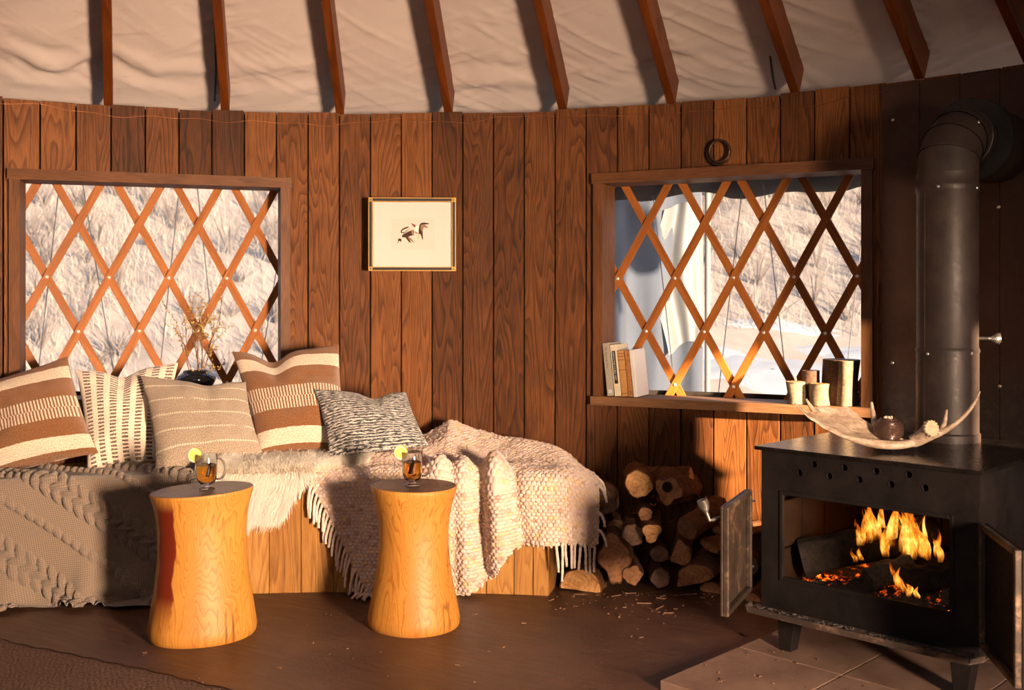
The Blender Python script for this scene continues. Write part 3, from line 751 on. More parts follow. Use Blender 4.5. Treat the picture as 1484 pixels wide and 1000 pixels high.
setp(blades(52000, (-14, 12), (13.8, 29), 1, .12, .48, .0065, .40, nosnow).build('dry_grass', W['grass']), 'pale dry grass covering the hillside seen through both windows', 'grass', kind='stuff')
g = np.random.default_rng(4); mb = MB()
for k in range(320):
    x = g.uniform(-13, 11); y = g.uniform(15.5, 29)
    if x > 1.2 and y < 17.8: continue
    z = float(hill(x, y)); h = g.uniform(.3, .95)
    for q in range(16):
        a = g.uniform(0, 2*PI); l = g.uniform(.15, .5); p0 = Vector((x, y, z-.03)); p1 = p0+Vector((math.cos(a)*l*.5, math.sin(a)*l*.5, h*.55)); p2 = p1+Vector((math.cos(a+.5)*l*.5, math.sin(a)*l*.4, h*.5*g.uniform(.6, 1)))
        mb.tube([p0, p1, p2], [.012, .008, .003], 3, cap=False)
setp(mb.build('dry_brush', W['brush']), 'leafless grey brush growing all over the hillside', 'brush', kind='stuff')
# grey canvas screen standing just outside the right window, on a pale post
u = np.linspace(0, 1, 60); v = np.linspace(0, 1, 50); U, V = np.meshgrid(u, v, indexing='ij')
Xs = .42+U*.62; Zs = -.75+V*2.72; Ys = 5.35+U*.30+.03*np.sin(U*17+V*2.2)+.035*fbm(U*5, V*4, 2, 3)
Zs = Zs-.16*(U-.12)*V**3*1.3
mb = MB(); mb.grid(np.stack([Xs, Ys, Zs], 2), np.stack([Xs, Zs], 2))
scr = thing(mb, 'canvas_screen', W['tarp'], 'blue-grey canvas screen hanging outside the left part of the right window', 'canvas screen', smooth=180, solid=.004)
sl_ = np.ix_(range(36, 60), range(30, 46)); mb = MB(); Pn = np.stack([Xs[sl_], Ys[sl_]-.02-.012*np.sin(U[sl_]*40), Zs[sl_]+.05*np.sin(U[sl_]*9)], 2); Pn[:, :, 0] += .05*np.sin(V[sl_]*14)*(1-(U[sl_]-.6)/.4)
mb.grid(Pn, np.stack([Xs[sl_], Zs[sl_]], 2)); mb.build('sunlit_patch', W['sheet'], parent=scr, smooth=180)['label'] = 'sunlit part of the canvas, put in as a paler layer'  # added layer standing in for sun falling on the screen
mb = MB(); mb.tube([(1.075, 5.68, -.75), (1.072, 5.68, .5), (1.075, 5.68, 1.9)], .016, 10)
thing(mb, 'canvas_post', W['post'], 'thin pale post at the edge of the grey canvas outside the right window', 'post', smooth=60)
# ================================================================ BENCH AND CLOTHS
BZ = .45
def yf(x): return 4.067-(np.asarray(x, float)+.571)**2/10.0        # front face of the bench
def wy(x, r=R): return YC+math.sqrt(r*r-(x-XC)**2)
bench = empty('bench', (-.9, float(yf(-.9)), 0), 'built-in wooden plank bench along the curved wall under the left window', 'bench')
edges = [-2.75, -2.6, -2.45, -2.31, -2.17, -2.03, -1.90, -1.765, -1.63, -1.49, -1.355, -1.215, -1.078, -.951, -.828, -.70, -.575, -.45, -.325, -.2, -.10, .008, .082, .142]
mb = MB()
for i, (a, b) in enumerate(zip(edges, edges[1:])):
    a2, b2 = a+.0012, b-.0012; j = rnd.uniform(-.002, .002); ya, yb = float(yf(a))+j, float(yf(b))+j; zt = BZ-.025
    u0 = 500+i; uv = [(u0+.02, 0), (u0+.98, 0), (u0+.98, 0), (u0+.02, 0), (u0+.02, zt), (u0+.98, zt), (u0+.98, zt), (u0+.02, zt)]
    mb.hexa([(a2, ya, 0), (b2, yb, 0), (b2, yb+.02, 0), (a2, ya+.02, 0), (a2, ya, zt), (b2, yb, zt), (b2, yb+.02, zt), (a2, ya+.02, zt)], 0, uv)
mb.build('front_panel', W['bench'], parent=bench, bevel=.0015, bseg=1)
E0, E1 = Vector((.142, float(yf(.142)), 0)), Vector((.29, 4.61, 0))
mb = MB(); nE = 4
for i in range(nE):
    a = E0.lerp(E1, i/nE+.002); b = E0.lerp(E1, (i+1)/nE-.002); o_ = Vector((-.02, .004, 0)); zt = BZ-.025; u0 = 540+i
    uv = [(u0+.02, 0), (u0+.98, 0), (u0+.98, 0), (u0+.02, 0), (u0+.02, zt), (u0+.98, zt), (u0+.98, zt), (u0+.02, zt)]
    z_ = Vector((0, 0, zt)); mb.hexa([a, b, b+o_, a+o_, a+z_, b+z_, b+o_+z_, a+o_+z_], 0, uv)
mb.build('end_panel', W['bench'], parent=bench, bevel=.0015, bseg=1)
mb = MB(); xs = np.linspace(-2.62, .142, 40)
front = [(x, float(yf(x))-.006) for x in xs]; back = [(x, wy(x, R-.004) if abs(x-XC) < R-.05 else YC+.3) for x in xs]
back[-1] = (.29, 4.61)
vs = [(x, y, BZ-.024) for x, y in front]+[(x, y, BZ-.024) for x, y in back]+[(x, y, BZ) for x, y in front]+[(x, y, BZ) for x, y in back]
n = len(xs); fs = []
for i in range(n-1):
    fs += [(i, n+i, n+i+1, i+1), (2*n+i, 2*n+i+1, 3*n+i+1, 3*n+i), (i, i+1, 2*n+i+1, 2*n+i), (n+i+1, n+i, 3*n+i, 3*n+i+1)]
fs += [(0, 2*n, 3*n, n), (n-1, 2*n-1, 4*n-1, 3*n-1)]
uv = [(y*1.0, x) for x, y, z in vs]
mb.add(vs, fs, uv); mb.build('seat_board', W['bench'], parent=bench)
# ---------------------------------------------------------------- cable knit blanket
def drape_path(x, back, top_z, L_hang, bz_fn, steps):
    pass
res = .0031
xs = np.arange(-2.45, -1.215, res); top_len = .30; hang = .455; hem = .03
ts = np.arange(-top_len, hang+hem, res)
X, T = np.meshgrid(xs, ts, indexing='ij')
YF = yf(X)-.016
# rounded shoulder: t<0 on the seat, t>0 down the front
rs = .035
t2 = T+rs*.8
ang = np.clip(t2/rs, 0, PI/2)
Yb = np.where(t2 < 0, YF+rs-t2, np.where(t2 < rs*PI/2, YF+rs-rs*np.sin(ang), YF))
Zb = np.where(t2 < 0, BZ+.022, np.where(t2 < rs*PI/2, BZ+.022-rs+rs*np.cos(ang), BZ+.022-rs-(t2-rs*PI/2)))
low = sm(.18, .46, T)
right = sm(-1.72, -1.45, X)
ruf = .03*np.sin(X*34+1.2*np.sin(X*9)+fbm(X*4, T*0, 3)*3)*(1-right*.3)
Yb = Yb-low*(.055+ruf*.9)-.010*np.sin(X*11+T*4)*sm(.03, .2, T)-.018*fbm(X*2.2, T*2.2, 41, 2)*sm(0, .2, T)
# the hem piles up in folds on the floor at the right
fold = right*np.exp(-((T-.40)/.045)**2)
Yb = Yb-.055*fold*(.6+.5*np.sin(X*15)); Yb = Yb-right*sm(.43, .49, T)*.05
floor_z = .012+.006*np.sin(X*30)
Zb = Zb+.022*right*np.exp(-((T-.455)/.03)**2)*np.sin(X*20+2)
Zb = np.where(Zb < floor_z, floor_z+.0*Zb, Zb)+.004*fbm(X*8, T*8, 8, 2)
Yb = np.where(T > .435, Yb-(T-.435)*.9, Yb)
Zb = Zb+.008*fbm(X*6, T*6, 18, 2)*(T < 0)
al = math.atan(.72); ca, sa = math.cos(al), math.sin(al)
q = (T-.72*(X+1.75))*ca; l = X*ca+T*sa
h = np.zeros_like(q)
def lobes(q0, off, pitch, phase, tilt, ln_, wd_, H):
    """a plait: a row of slanted, overlapping yarn loops"""
    global h
    lm = np.floor((l-phase)/pitch)
    for k in (-2, -1, 0, 1, 2):
        dl = l-phase-(lm+k)*pitch; dq = q-q0-off
        a_ = dl*math.cos(tilt)+dq*math.sin(tilt); b_ = -dl*math.sin(tilt)+dq*math.cos(tilt)
        e = (a_/ln_)**2+(b_/wd_)**2
        hh = np.where(e < 1, H*np.sqrt(np.clip(1-e, 0, 1))*(1+.22*a_/ln_)+.0009*np.cos(b_/wd_*PI*2.6), 0)
        h = np.maximum(h, hh)
for m_ in range(-3, 4):
    q0 = m_*.300
    lobes(q0, -.030, .048, .0, .60, .034, .0150, .020); lobes(q0, .030, .048, .024, .60, .034, .0150, .020); lobes(q0, .0, .048, .012, -.60, .033, .0145, .024)
    lobes(q0+.140, .0, .040, .0, .35, .0245, .0150, .018)
    h = h-.0045*np.exp(-((np.abs(q-q0)-.064)/.006)**2)-.004*np.exp(-((np.abs(q-q0-.14)-.021)/.005)**2)
P, _ = displaced(np.stack([X, Yb, Zb], 2), np.zeros_like(h)); nrm = _
if nrm[:, :, 1].mean() > 0: nrm = -nrm
P = P+nrm*h[..., None]
P[:, :, 2] = np.maximum(P[:, :, 2], .006)
mb = MB(); mb.grid(P, np.stack([X, T], 2))
thing(mb, 'knit_blanket', W['knit'], 'taupe cable-knit blanket hanging over the left end of the bench to the floor', 'blanket', smooth=180, loc=(-1.8, float(yf(-1.8)), 0))
# ---------------------------------------------------------------- chunky woven throw
res = .0036
xs = np.arange(-.80, .335, res); tl = .66; ts = np.arange(-tl, .50, res)
X, T = np.meshgrid(xs, ts, indexing='ij')
crest = np.interp(xs, [-.80, -.62, -.50, -.40, -.27, -.16, -.04, .06, .17, .24, .335], [.47, .475, .50, .545, .615, .565, .548, .545, .525, .50, .44])[:, None]
ylen = np.interp(xs, [-.80, -.60, -.45, .0, .335], [.36, .46, .50, .53, .53])[:, None]
YF = yf(np.minimum(X, .15))-.022-.02*sm(-.1, .2, X)
rs = .06
t2 = T+rs*.9; ang = np.clip(t2/rs, 0, PI/2)
sback = np.clip(-t2/(tl-rs*.9), 0, 1)                       # 0 at shoulder .. 1 at the wall
Yb = np.where(t2 < 0, YF+rs+sback*(ylen-rs), np.where(t2 < rs*PI/2, YF+rs-rs*np.sin(ang), YF))
ztop = BZ+.028+(crest-BZ-.028)*(sm(.25, .95, sback)*.75+.25*sback)+.012*np.sin(sback*9+X*7)*sback
Zb = np.where(t2 < 0, ztop, np.where(t2 < rs*PI/2, BZ+.028-rs+rs*np.cos(ang), BZ+.028-rs-(t2-rs*PI/2)))
Zb = Zb-sm(.17, .36, X)*.07*(1-sback*.4)                 # sags past the end of the bench
# folds: ridges that start on the seat and run down the front
def ridge(x0, sl_, w, a, t0, t1, fade=.08):
    return a*np.exp(-((X-(x0+sl_*T))/w)**2)*sm(t0, t0+fade, T)*(1-sm(t1-fade, t1, T))
fold = ridge(-.19, .06, .036, .050, -.24, .52, .12)+ridge(-.065, .14, .058, .078, -.12, .40)+ridge(.055, .22, .09, .032, -.05, .36, .14)+ridge(-.27, .18, .03, .03, -.3, .2, .15)+ridge(-.30, -.08, .06, .045, -.10, .52)-ridge(-.112, .03, .028, .035, -.1, .5)-ridge(.005, .13, .03, .03, -.1, .4)
fold = fold+.016*np.sin(X*26+T*5+2*np.sin(T*6))*sm(.02, .18, T)*sm(-.75, -.5, X)+.034*fbm(X*3.4+.3*T, T*3, 5, 3)
fold = fold+.05*sm(.22, .42, T)*sm(-.02, -.25, X)*.4
P0 = np.stack([X, Yb, Zb], 2); _, nrm = displaced(P0, np.zeros_like(X))
if nrm[:, :, 1].mean() > 0: nrm = -nrm
nrm_s = nrm
P = P0+nrm_s*fold[..., None]
_, n2 = displaced(P, np.zeros_like(X))
if n2[:, :, 1].mean() > 0: n2 = -n2
pu, pv = .0175, .0135
row = np.floor(T/pv)
cu = (X/pu+.5*(row % 2)) % 1-.5; cv = (T/pv) % 1-.5
rr_ = _hash(np.floor(X/pu+.5*(row % 2)), row, 77)
bob = np.sqrt(np.clip(1-(cu/.52)**2-(cv/.55)**2, 0, 1))*(.0088+.005*rr_)+.002*vnoise(X*420, T*420, 6)
P = P+n2*(bob-.005)[..., None]
P[:, :, 2] = np.maximum(P[:, :, 2], .008)
# cut the hanging part along its real hem (a corner hangs down, so the left edge is a diagonal)
hx = [-.80, -.792, -.725, -.645, -.552, -.46, -.379, -.219, -.139, -.059, .008, .075, .155, .26, .315, .34]
hz = [.47, .455, .335, .175, .02, .008, .008, .008, .042, .10, .205, .225, .23, .255, .27, .30]
hb = np.interp(xs, hx, [BZ+.028-z_ for z_ in hz])[:, None]
left_top = np.interp(ts, [-tl, -.2, 0], [-.70, -.765, -.80])[None, :]
hbn = hb+.006*np.sin(X*300)
keep = (T < hbn) & (X > left_top)
idx = np.arange(X.size).reshape(X.shape); kq = keep[:-1, :-1] & keep[1:, :-1] & keep[1:, 1:] & keep[:-1, 1:]
qs = np.stack([idx[:-1, :-1], idx[1:, :-1], idx[1:, 1:], idx[:-1, 1:]], 2)[kq]
used = np.unique(qs); rem = -np.ones(X.size, int); rem[used] = np.arange(len(used))
mb = MB(); mb.add(P.reshape(-1, 3)[used].tolist(), rem[qs].tolist(), np.stack([X, T], 2).reshape(-1, 2)[used].tolist())
throw = thing(mb, 'woven_throw', W['throw'], 'chunky cream woven throw with tasselled edges draped over the right end of the bench', 'throw blanket', smooth=180, loc=(-.25, float(yf(-.25)), 0), solid=.006)
def tassel(p0, d0, L, seed, floor=.012, swing=.01):
    g = random.Random(seed); p = Vector(p0); d = Vector(d0).normalized(); pts = [p.copy()]; n = 12
    for i in range(n):
        d = (d+Vector((g.uniform(-.18, .18), g.uniform(-.10, .10), -.55))*(.5)).normalized()
        p = p+d*(L/n)
        if p.z < floor: p.z = floor+g.uniform(0, .004); d.z = 0; d = d+Vector((g.uniform(-.5, .5), -.4, 0))
        pts.append(p.copy())
    rad = [.0058*(.75+.35*abs(math.sin(i*1.15+seed)))*(1 if i < n-2 else .85) for i in range(n+1)]
    mb = MB(); mb.tube(pts, rad, 7); mb.build('tassel', W['tassel'], parent=throw, smooth=180)
def surf(x, t):
    i = int(np.clip(round((x-xs[0])/res), 0, len(xs)-1)); j = int(np.clip(round((t-ts[0])/res), 0, len(ts)-1)); return Vector(P[i, j])
k = 0
for x in np.linspace(-.785, -.535, 24):                      # along the diagonal edge
    t = float(np.interp(x, hx, [BZ+.028-z_ for z_ in hz]))-.006
    tassel(surf(x+.004, t)+Vector((0, -.003, 0)), (-.35, -.25, -.6), rnd.uniform(.085, .12), k); k += 1
for t in (-.03, -.06, -.09, -.12, -.15):                     # spilling over the seat at the upper left
    tassel(surf(-.775, t)+Vector((0, 0, .004)), (-1, -.55, .15), rnd.uniform(.10, .14), 50+k); k += 1
for x in np.linspace(.17, .318, 9):                          # hanging from the right corner
    t = float(np.interp(x, hx, [BZ+.028-z_ for z_ in hz]))-.008
    tassel(surf(x, t), (rnd.uniform(-.1, .15), -.1, -1), rnd.uniform(.085, .15), 90+k); k += 1
for t in (-.55, -.46, -.38, -.28, -.17, -.05, .06, .13):                   # along the far right edge
    tassel(surf(.326, t)+Vector((0, 0, .003)), (.9, -.5, .1), rnd.uniform(.06, .10), 130+k); k += 1
# ---------------------------------------------------------------- sheepskin
res = .012
xs2 = np.arange(-1.27, -.58, res); ts2 = np.arange(-.36, .26, res)
X2, T2 = np.meshgrid(xs2, ts2, indexing='ij')
YF = yf(X2)-.02; rs = .05; t2 = T2+rs*.9; ang = np.clip(t2/rs, 0, PI/2)
Yb = np.where(t2 < 0, YF+rs-t2, np.where(t2 < rs*PI/2, YF+rs-rs*np.sin(ang), YF))
Zb = np.where(t2 < 0, BZ+.024, np.where(t2 < rs*PI/2, BZ+.024-rs+rs*np.cos(ang), BZ+.024-rs-(t2-rs*PI/2)))
Zb = Zb+np.where(T2 < 0, .012*fbm(X2*6, T2*6, 2, 2)+.01, 0)
P2 = np.stack([X2, Yb, Zb], 2); _, n2 = displaced(P2, np.zeros_like(X2))
if n2[:, :, 1].mean() > 0: n2 = -n2
dep = np.interp(xs2, [-1.27, -1.2, -1.08, -1.0, -.93, -.87, -.82, -.77, -.70, -.58], [-.02, .05, .175, .185, .16, .135, .045, -.01, -.05, -.12])[:, None]+.012*np.sin(X2*40)
lft = np.interp(ts2, [-.36, -.2, 0, .2], [-1.05, -1.20, -1.25, -1.10])[None, :]
keep2 = (T2 < dep) & (X2 > lft)
idx = np.arange(X2.size).reshape(X2.shape); kq = keep2[:-1, :-1] & keep2[1:, :-1] & keep2[1:, 1:] & keep2[:-1, 1:]
qs = np.stack([idx[:-1, :-1], idx[1:, :-1], idx[1:, 1:], idx[:-1, 1:]], 2)[kq]
used = np.unique(qs); rem = -np.ones(X2.size, int); rem[used] = np.arange(len(used))
mb = MB(); mb.add(P2.reshape(-1, 3)[used].tolist(), rem[qs].tolist(), [(0, .3)]*len(used))
skin = thing(mb, 'sheepskin', W['fleece'], 'fluffy white sheepskin lying over the bench edge between the knit blanket and the throw', 'sheepskin', smooth=180, loc=(-.95, float(yf(-.95)), 0))
g = np.random.default_rng(11); vs = []; fs = []; uv = []
ii = np.argwhere(kq)
N = 66000
pick = ii[g.integers(0, len(ii), N)]; fu, fv = g.random(N), g.random(N)
LX = xs2[pick[:, 0]]+fu*res; LT = ts2[pick[:, 1]]+fv*res
P2s = P2
flow_a = fbm(LX*7, LT*7, 33, 3)*5; clump = fbm(LX*22, LT*22, 44, 2)
for k in range(N):
    i, j = pick[k]
    p = P2s[i, j]*(1-fu[k])*(1-fv[k])+P2s[i+1, j]*fu[k]*(1-fv[k])+P2s[i, j+1]*(1-fu[k])*fv[k]+P2s[i+1, j+1]*fu[k]*fv[k]
    nr = n2[i, j]; hangd = LT[k] > -.01
    if hangd: fl = np.array([.35*math.sin(flow_a[k]), -.15, -1.0])
    else: fl = np.array([math.cos(flow_a[k])*.6+.2, -.75+.5*math.sin(flow_a[k]), 0.0])
    fl = fl/np.linalg.norm(fl)+g.normal(0, .22, 3)
    L = g.uniform(.035, .062)*(1+.5*clump[k])
    up_ = 0 if hangd else 1
    d0 = nr*(.9+.25*up_)+fl*.3; d1 = nr*(.25+.65*up_)+fl*(.8-.25*up_); d2 = fl*(1-.35*up_)+np.array([0, 0, -.35])+nr*(.05+.25*up_-.3*clump[k])
    a = p; b = a+d0*L*.35; c = b+d1*L*.38; e = c+d2*L*.4
    e[2] = max(e[2], .02)
    s1 = np.cross(fl, nr); s1 /= np.linalg.norm(s1)+1e-9; s2_ = np.cross(s1, d1/(np.linalg.norm(d1)+1e-9)); ra = g.uniform(0, PI)
    sd = (s1*math.cos(ra)+s2_*math.sin(ra))*g.uniform(.0008, .0017)
    q0 = len(vs)
    vs += [a-sd, a+sd, b-sd, b+sd, c-sd*.8, c+sd*.8, e]
    uv += [(0, 0), (0, 0), (0, .4), (0, .4), (0, .75), (0, .75), (0, 1)]
    fs += [(q0, q0+1, q0+3, q0+2), (q0+2, q0+3, q0+5, q0+4), (q0+4, q0+5, q0+6)]
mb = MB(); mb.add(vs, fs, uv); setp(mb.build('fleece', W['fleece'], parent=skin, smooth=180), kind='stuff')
# ---------------------------------------------------------------- pillows
def pillow(label, mat, BL, BRc, TRc, TL, thick, chop=0, chx=0, back=True, seed=0, bow=.06, v0=1.0):
    """corner points in the room; the front panel faces the camera"""
    BL, BRc, TRc, TL = [np.array(v) for v in (BL, BRc, TRc, TL)]
    n = 64; s = np.linspace(-1, 1, n); s = np.sign(s)*(1-(1-np.abs(s))**1.35); S, T = np.meshgrid(s, s, indexing='ij')
    right = (BRc+TRc-BL-TL)/2; up = (TL+TRc-BL-BRc)/2; nr = np.cross(right, up); nr /= np.linalg.norm(nr)
    if nr[1] > 0: nr = -nr
    wm, hm = np.linalg.norm(right), np.linalg.norm(up)
    out = []
    for side in (1, -1):
        S2 = S*(1-bow*(1-T*T)*np.abs(S)**2); T2_ = T*(1-bow*(1-S*S)*np.abs(T)**2)
        if chop:
            cw = np.exp(-((S-chx)/.30)**2); T2_ = T2_-chop*cw*sm(.0, 1, T)*(1.0)
        u = (S2+1)/2; v = (T2_+1)/2
        B = ((1-u)*(1-v))[..., None]*BL+(u*(1-v))[..., None]*BRc+(u*v)[..., None]*TRc+((1-u)*v)[..., None]*TL
        e = np.clip((1-np.abs(S)**2.4)*(1-np.abs(T)**2.4), 0, 1)**.55
        H = thick*.62*e*(1-.22*T)
        if chop: H = H*(1-.45*np.exp(-((S-chx)/.16)**2)*sm(.1, 1, T))
        H = H+.016*fbm(S*1.6+seed, T*1.6, seed, 3)*e*1.4+.009*fbm(S*3.4+seed, T*4, seed+5, 2)*e
        H = H-.012*np.exp(-((np.abs(S*.7)+np.abs(T)-1.15)/.09)**2)*e*(fbm(S*2, T*2, seed+9, 1)+.3)      # soft creases towards the corners
        Pq = B+nr*(np.where(side > 0, H, -H*.8))[..., None]
        out.append((Pq, np.stack([(S+1)/2*wm, (T+1)/2*(hm if not v0 else v0)], 2)))
    mb = MB(); mb.grid(out[0][0], out[0][1])
    o = thing(mb, 'throw_pillow', mat, label, 'pillow', 'pillows along the bench', smooth=180)
    mb = MB(); mb.grid(out[1][0], out[1][1]); b = mb.build('back_panel', W['linen'], parent=o, smooth=180)
    b['label'] = 'plain pale linen back'
    # seam piping round the edge
    ring = [tuple(out[0][0][i, 0]) for i in range(n)]+[tuple(out[0][0][-1, j]) for j in range(1, n)]+[tuple(out[0][0][i, -1]) for i in range(n-2, -1, -1)]+[tuple(out[0][0][0, j]) for j in range(n-2, 0, -1)]
    mb = MB(); mb.tube(ring+[ring[0]], .0018, 5, cap=False); mb.build('seam', mat, parent=o, smooth=180)
    return o
Z0 = .475
def c3(px, py, Y): return tuple(at(px, py, Y))
pillow('large brown pillow with cream stripes, leaning at the left edge of the photo', W['pil_stripe'], c3(-38, 700, 4.06), c3(142, 656, 4.14), c3(97, 517, 4.29), c3(-66, 566, 4.22), .15, seed=3, v0=.40, bow=.05)
pillow('square cream pillow with columns of small dark brown dashes', W['pil_ikat'], c3(127, 684, 4.16), c3(240, 668, 4.24), c3(258, 526, 4.40), c3(110, 537, 4.34), .12, chop=.16, chx=-.1, seed=8, v0=.38, bow=.07)
pillow('oatmeal woven lumbar pillow with thin broken white lines', W['pil_beige'], c3(226, 686, 4.07), c3(382, 660, 4.12), c3(356, 554, 4.30), c3(205, 545, 4.27), .12, chop=.10, chx=.25, seed=14, v0=.31, bow=.06)
pillow('brown pillow with cream stripes, standing below the right edge of the left window', W['pil_stripe'], c3(376, 662, 4.17), c3(505, 655, 4.27), c3(491, 500, 4.46), c3(337, 510, 4.40), .14, chop=.22, chx=-.30, seed=21, v0=.40, bow=.05)
pillow('small black and cream marled lumbar pillow beside the throw', W['pil_marl'], c3(478, 665, 4.12), c3(622, 646, 4.16), c3(588, 569, 4.30), c3(456, 564, 4.26), .11, chop=.22, chx=.25, seed=29, v0=.27, bow=.05)
# ================================================================ STUMPS, MUGS, WALL THINGS
def stump(label, c, prof, mat, tilt=(0, 0), sq=(1, 1), rot=0, seed=1):
    """prof: (height, radius); outline slightly squared and uneven"""
    hs = [p[0] for p in prof]; rs_ = [p[1] for p in prof]; H = hs[-1]; seg = 72
    zz = np.concatenate([np.linspace(0, .02, 4), np.linspace(.03, H-.012, 34), [H-.006, H-.002, H]])
    root = empty('stump_table', c, label, 'stump table', 'stump side tables')
    vs = []; uv = []; top = None
    for z in zz:
        r = float(np.interp(z, hs, rs_)); r -= .004*max(0, 1-z/.008) if z < .008 else 0
        if z > H-.007: r -= (.0006, .0022, .005)[[H-.006, H-.002, H].index(z)] if z in (H-.006, H-.002, H) else 0
        for k in range(seg):
            a = 2*PI*k/seg
            f = 1+.020*math.sin(2*a+seed)+.012*math.sin(3*a+seed*2.1)+.006*math.sin(5*a+z*6+seed)
            x, y = r*f*math.cos(a)*sq[0], r*f*math.sin(a)*sq[1]
            x, y = x*math.cos(rot)-y*math.sin(rot), x*math.sin(rot)+y*math.cos(rot)
            sh = (tilt[0]*x+tilt[1]*y)*z/H
            vs.append((c[0]+x, c[1]+y, z+sh)); uv.append((k/seg, z))
    n = len(zz); fs = [(i*seg+k, i*seg+(k+1) % seg, (i+1)*seg+(k+1) % seg, (i+1)*seg+k) for i in range(n-1) for k in range(seg)]
    mb = MB(); mb.add(vs, fs, uv); mb.add([vs[k] for k in range(seg)], [tuple(range(seg-1, -1, -1))])
    mb.build('trunk', mat, parent=root, smooth=50)
    tp = vs[-seg:]; cx = sum(p[0] for p in tp)/seg; cy = sum(p[1] for p in tp)/seg; cz = sum(p[2] for p in tp)/seg
    rings = []
    for f in (1, .75, .5, .25): rings += [(cx+(p[0]-cx)*f, cy+(p[1]-cy)*f, cz+(p[2]-cz)*f+.0006) for p in tp]
    V = rings+[(cx, cy, cz+.0006)]; F = [(i*seg+k, i*seg+(k+1) % seg, (i+1)*seg+(k+1) % seg, (i+1)*seg+k) for i in range(3) for k in range(seg)]+[(3*seg+k, 3*seg+(k+1) % seg, 4*seg) for k in range(seg)]
    mb = MB(); mb.add(V, F, [(p[0]-cx+.02, p[1]-cy-.01) for p in V]); t = mb.build('top_face', W['stump_top'], parent=root, smooth=50); t['label'] = 'dark stained end grain'
    return cz
S1 = (-1.066, 3.56); H1 = .497
prof1 = [(0, .170), (.03, .173), (.10, .163), (.18, .150), (.26, .142), (.34, .140), (.40, .143), (.45, .152), (.485, .162), (H1, .166)]
z1 = stump('golden stump side table with a dark red streak, in front of the knit blanket', (S1[0], S1[1], 0), prof1, W['stump_stain'], tilt=(.045, .0), seed=1.0, sq=(1.03, .95), rot=.25)
S2 = (-.346, 3.665); H2 = .492
prof2 = [(0, .160), (.03, .162), (.09, .150), (.16, .136), (.24, .125), (.32, .121), (.38, .125), (.43, .136), (.47, .148), (H2, .152)]
z2 = stump('golden hourglass stump side table in front of the cream throw', (S2[0], S2[1], 0), prof2, W['stump'], tilt=(-.01, 0), seed=2.6, sq=(1.0, .97))
# ---------------------------------------------------------------- glass mugs of tea
def mug(c, where, hside=1, liq=.082):
    cx, cy, cz = c
    root = empty('glass_mug', c, 'clear glass mug of amber tea '+where, 'mug', 'glass mugs of tea')
    wl = .0022
    outer = [(.0005, .0005), (.026, .0005), (.0275, .002), (.0262, .0045), (.014, .0075), (.0105, .010), (.012, .013), (.020, .0175), (.028, .025), (.033, .036), (.0352, .050), (.0356, .075), (.0358, .118)]
    inner = [(.0352, .1195), (.0338, .119), (.0334, .075), (.033, .050), (.0308, .037), (.026, .0275), (.017, .0205), (.0005, .018)]
    mb = MB(); mb.lathe(outer+inner, c, 48); mb.build('cup', W['glass'], parent=root, smooth=60)
    lq = [(.0005, .0184), (.0169, .0209), (.0258, .0279), (.0306, .0373), (.0328, .0502), (.0332, .075), (.0332, liq), (.0005, liq)]
    mb = MB(); mb.lathe(lq, c, 48); t = mb.build('tea', W['tea'], parent=root, smooth=40); t['label'] = 'amber tea'
    pts = []
    for k in range(15):
        a = PI*.52-PI*1.02*k/14; pts.append((cx+hside*(.0345+.030*max(0, math.cos(a))**.8), cy-.004, cz+.070+.036*math.sin(a)))
    mb = MB(); mb.tube(pts, .0034, 8); mb.build('handle', W['glass'], parent=root, smooth=180)
    return root
m1 = (-1.05, 3.56, z1+.0012); m2 = (-.352, 3.655, z2+.0012)
mug(m1, 'on the stump with the red streak'); mug(m2, 'on the hourglass stump by the throw')
def lemon(c, where):
    e = Vector((1, -.35, 0)).normalized(); up = Vector((0, 0, 1)); nn = e.cross(up)
    cc = Vector(c)+Vector((-.040, -.004, .116)); Mx = Matrix((e, up, nn)).transposed()
    mb = MB(); seg = 40; r = .026
    root = setp(empty('lemon_slice', cc-Vector((0, 0, r))), 'lemon slice stuck on the rim of the tea mug '+where, 'lemon slice', 'lemon slices')
    mb.lathe([(r-.0022, -.0034), (r-.0004, -.0025), (r, 0), (r-.0004, .0025), (r-.0022, .0034)], cc, seg, axis=Mx); mb.build('rind', W['rind'], parent=root, smooth=80)
    mb = MB()
    for sg in (-1, 1):
        vs = [cc+Mx @ Vector((0, 0, sg*.0032))]+[cc+Mx @ Vector(((r-.0023)*math.cos(2*PI*k/seg), (r-.0023)*math.sin(2*PI*k/seg), sg*.0034)) for k in range(seg)]
        mb.add(vs, [(0, 1+k, 1+(k+1) % seg) for k in range(seg)], [(0, 0)]+[(math.cos(2*PI*k/seg), math.sin(2*PI*k/seg)) for k in range(seg)])
    mb.build('flesh', W['lemon'], parent=root)
lemon(m1, 'on the red-streaked stump'); lemon(m2, 'on the hourglass stump')
def spice(c, dx, where):
    a = Vector(c)+Vector((dx, .004, .044)); b = Vector(c)+Vector((dx+.012, -.002, .089)); mb = MB(); mb.tube([a, a.lerp(b, .5), b], [.0042, .005, .0048], 10)
    s_ = thing(mb, 'cinnamon_stick', W['cinnamon'], 'dark cinnamon stick standing in the tea '+where, 'cinnamon', 'cinnamon sticks', smooth=60)
spice(m1, .0, 'of the mug on the red-streaked stump'); spice(m2, -.008, 'of the mug on the hourglass stump')
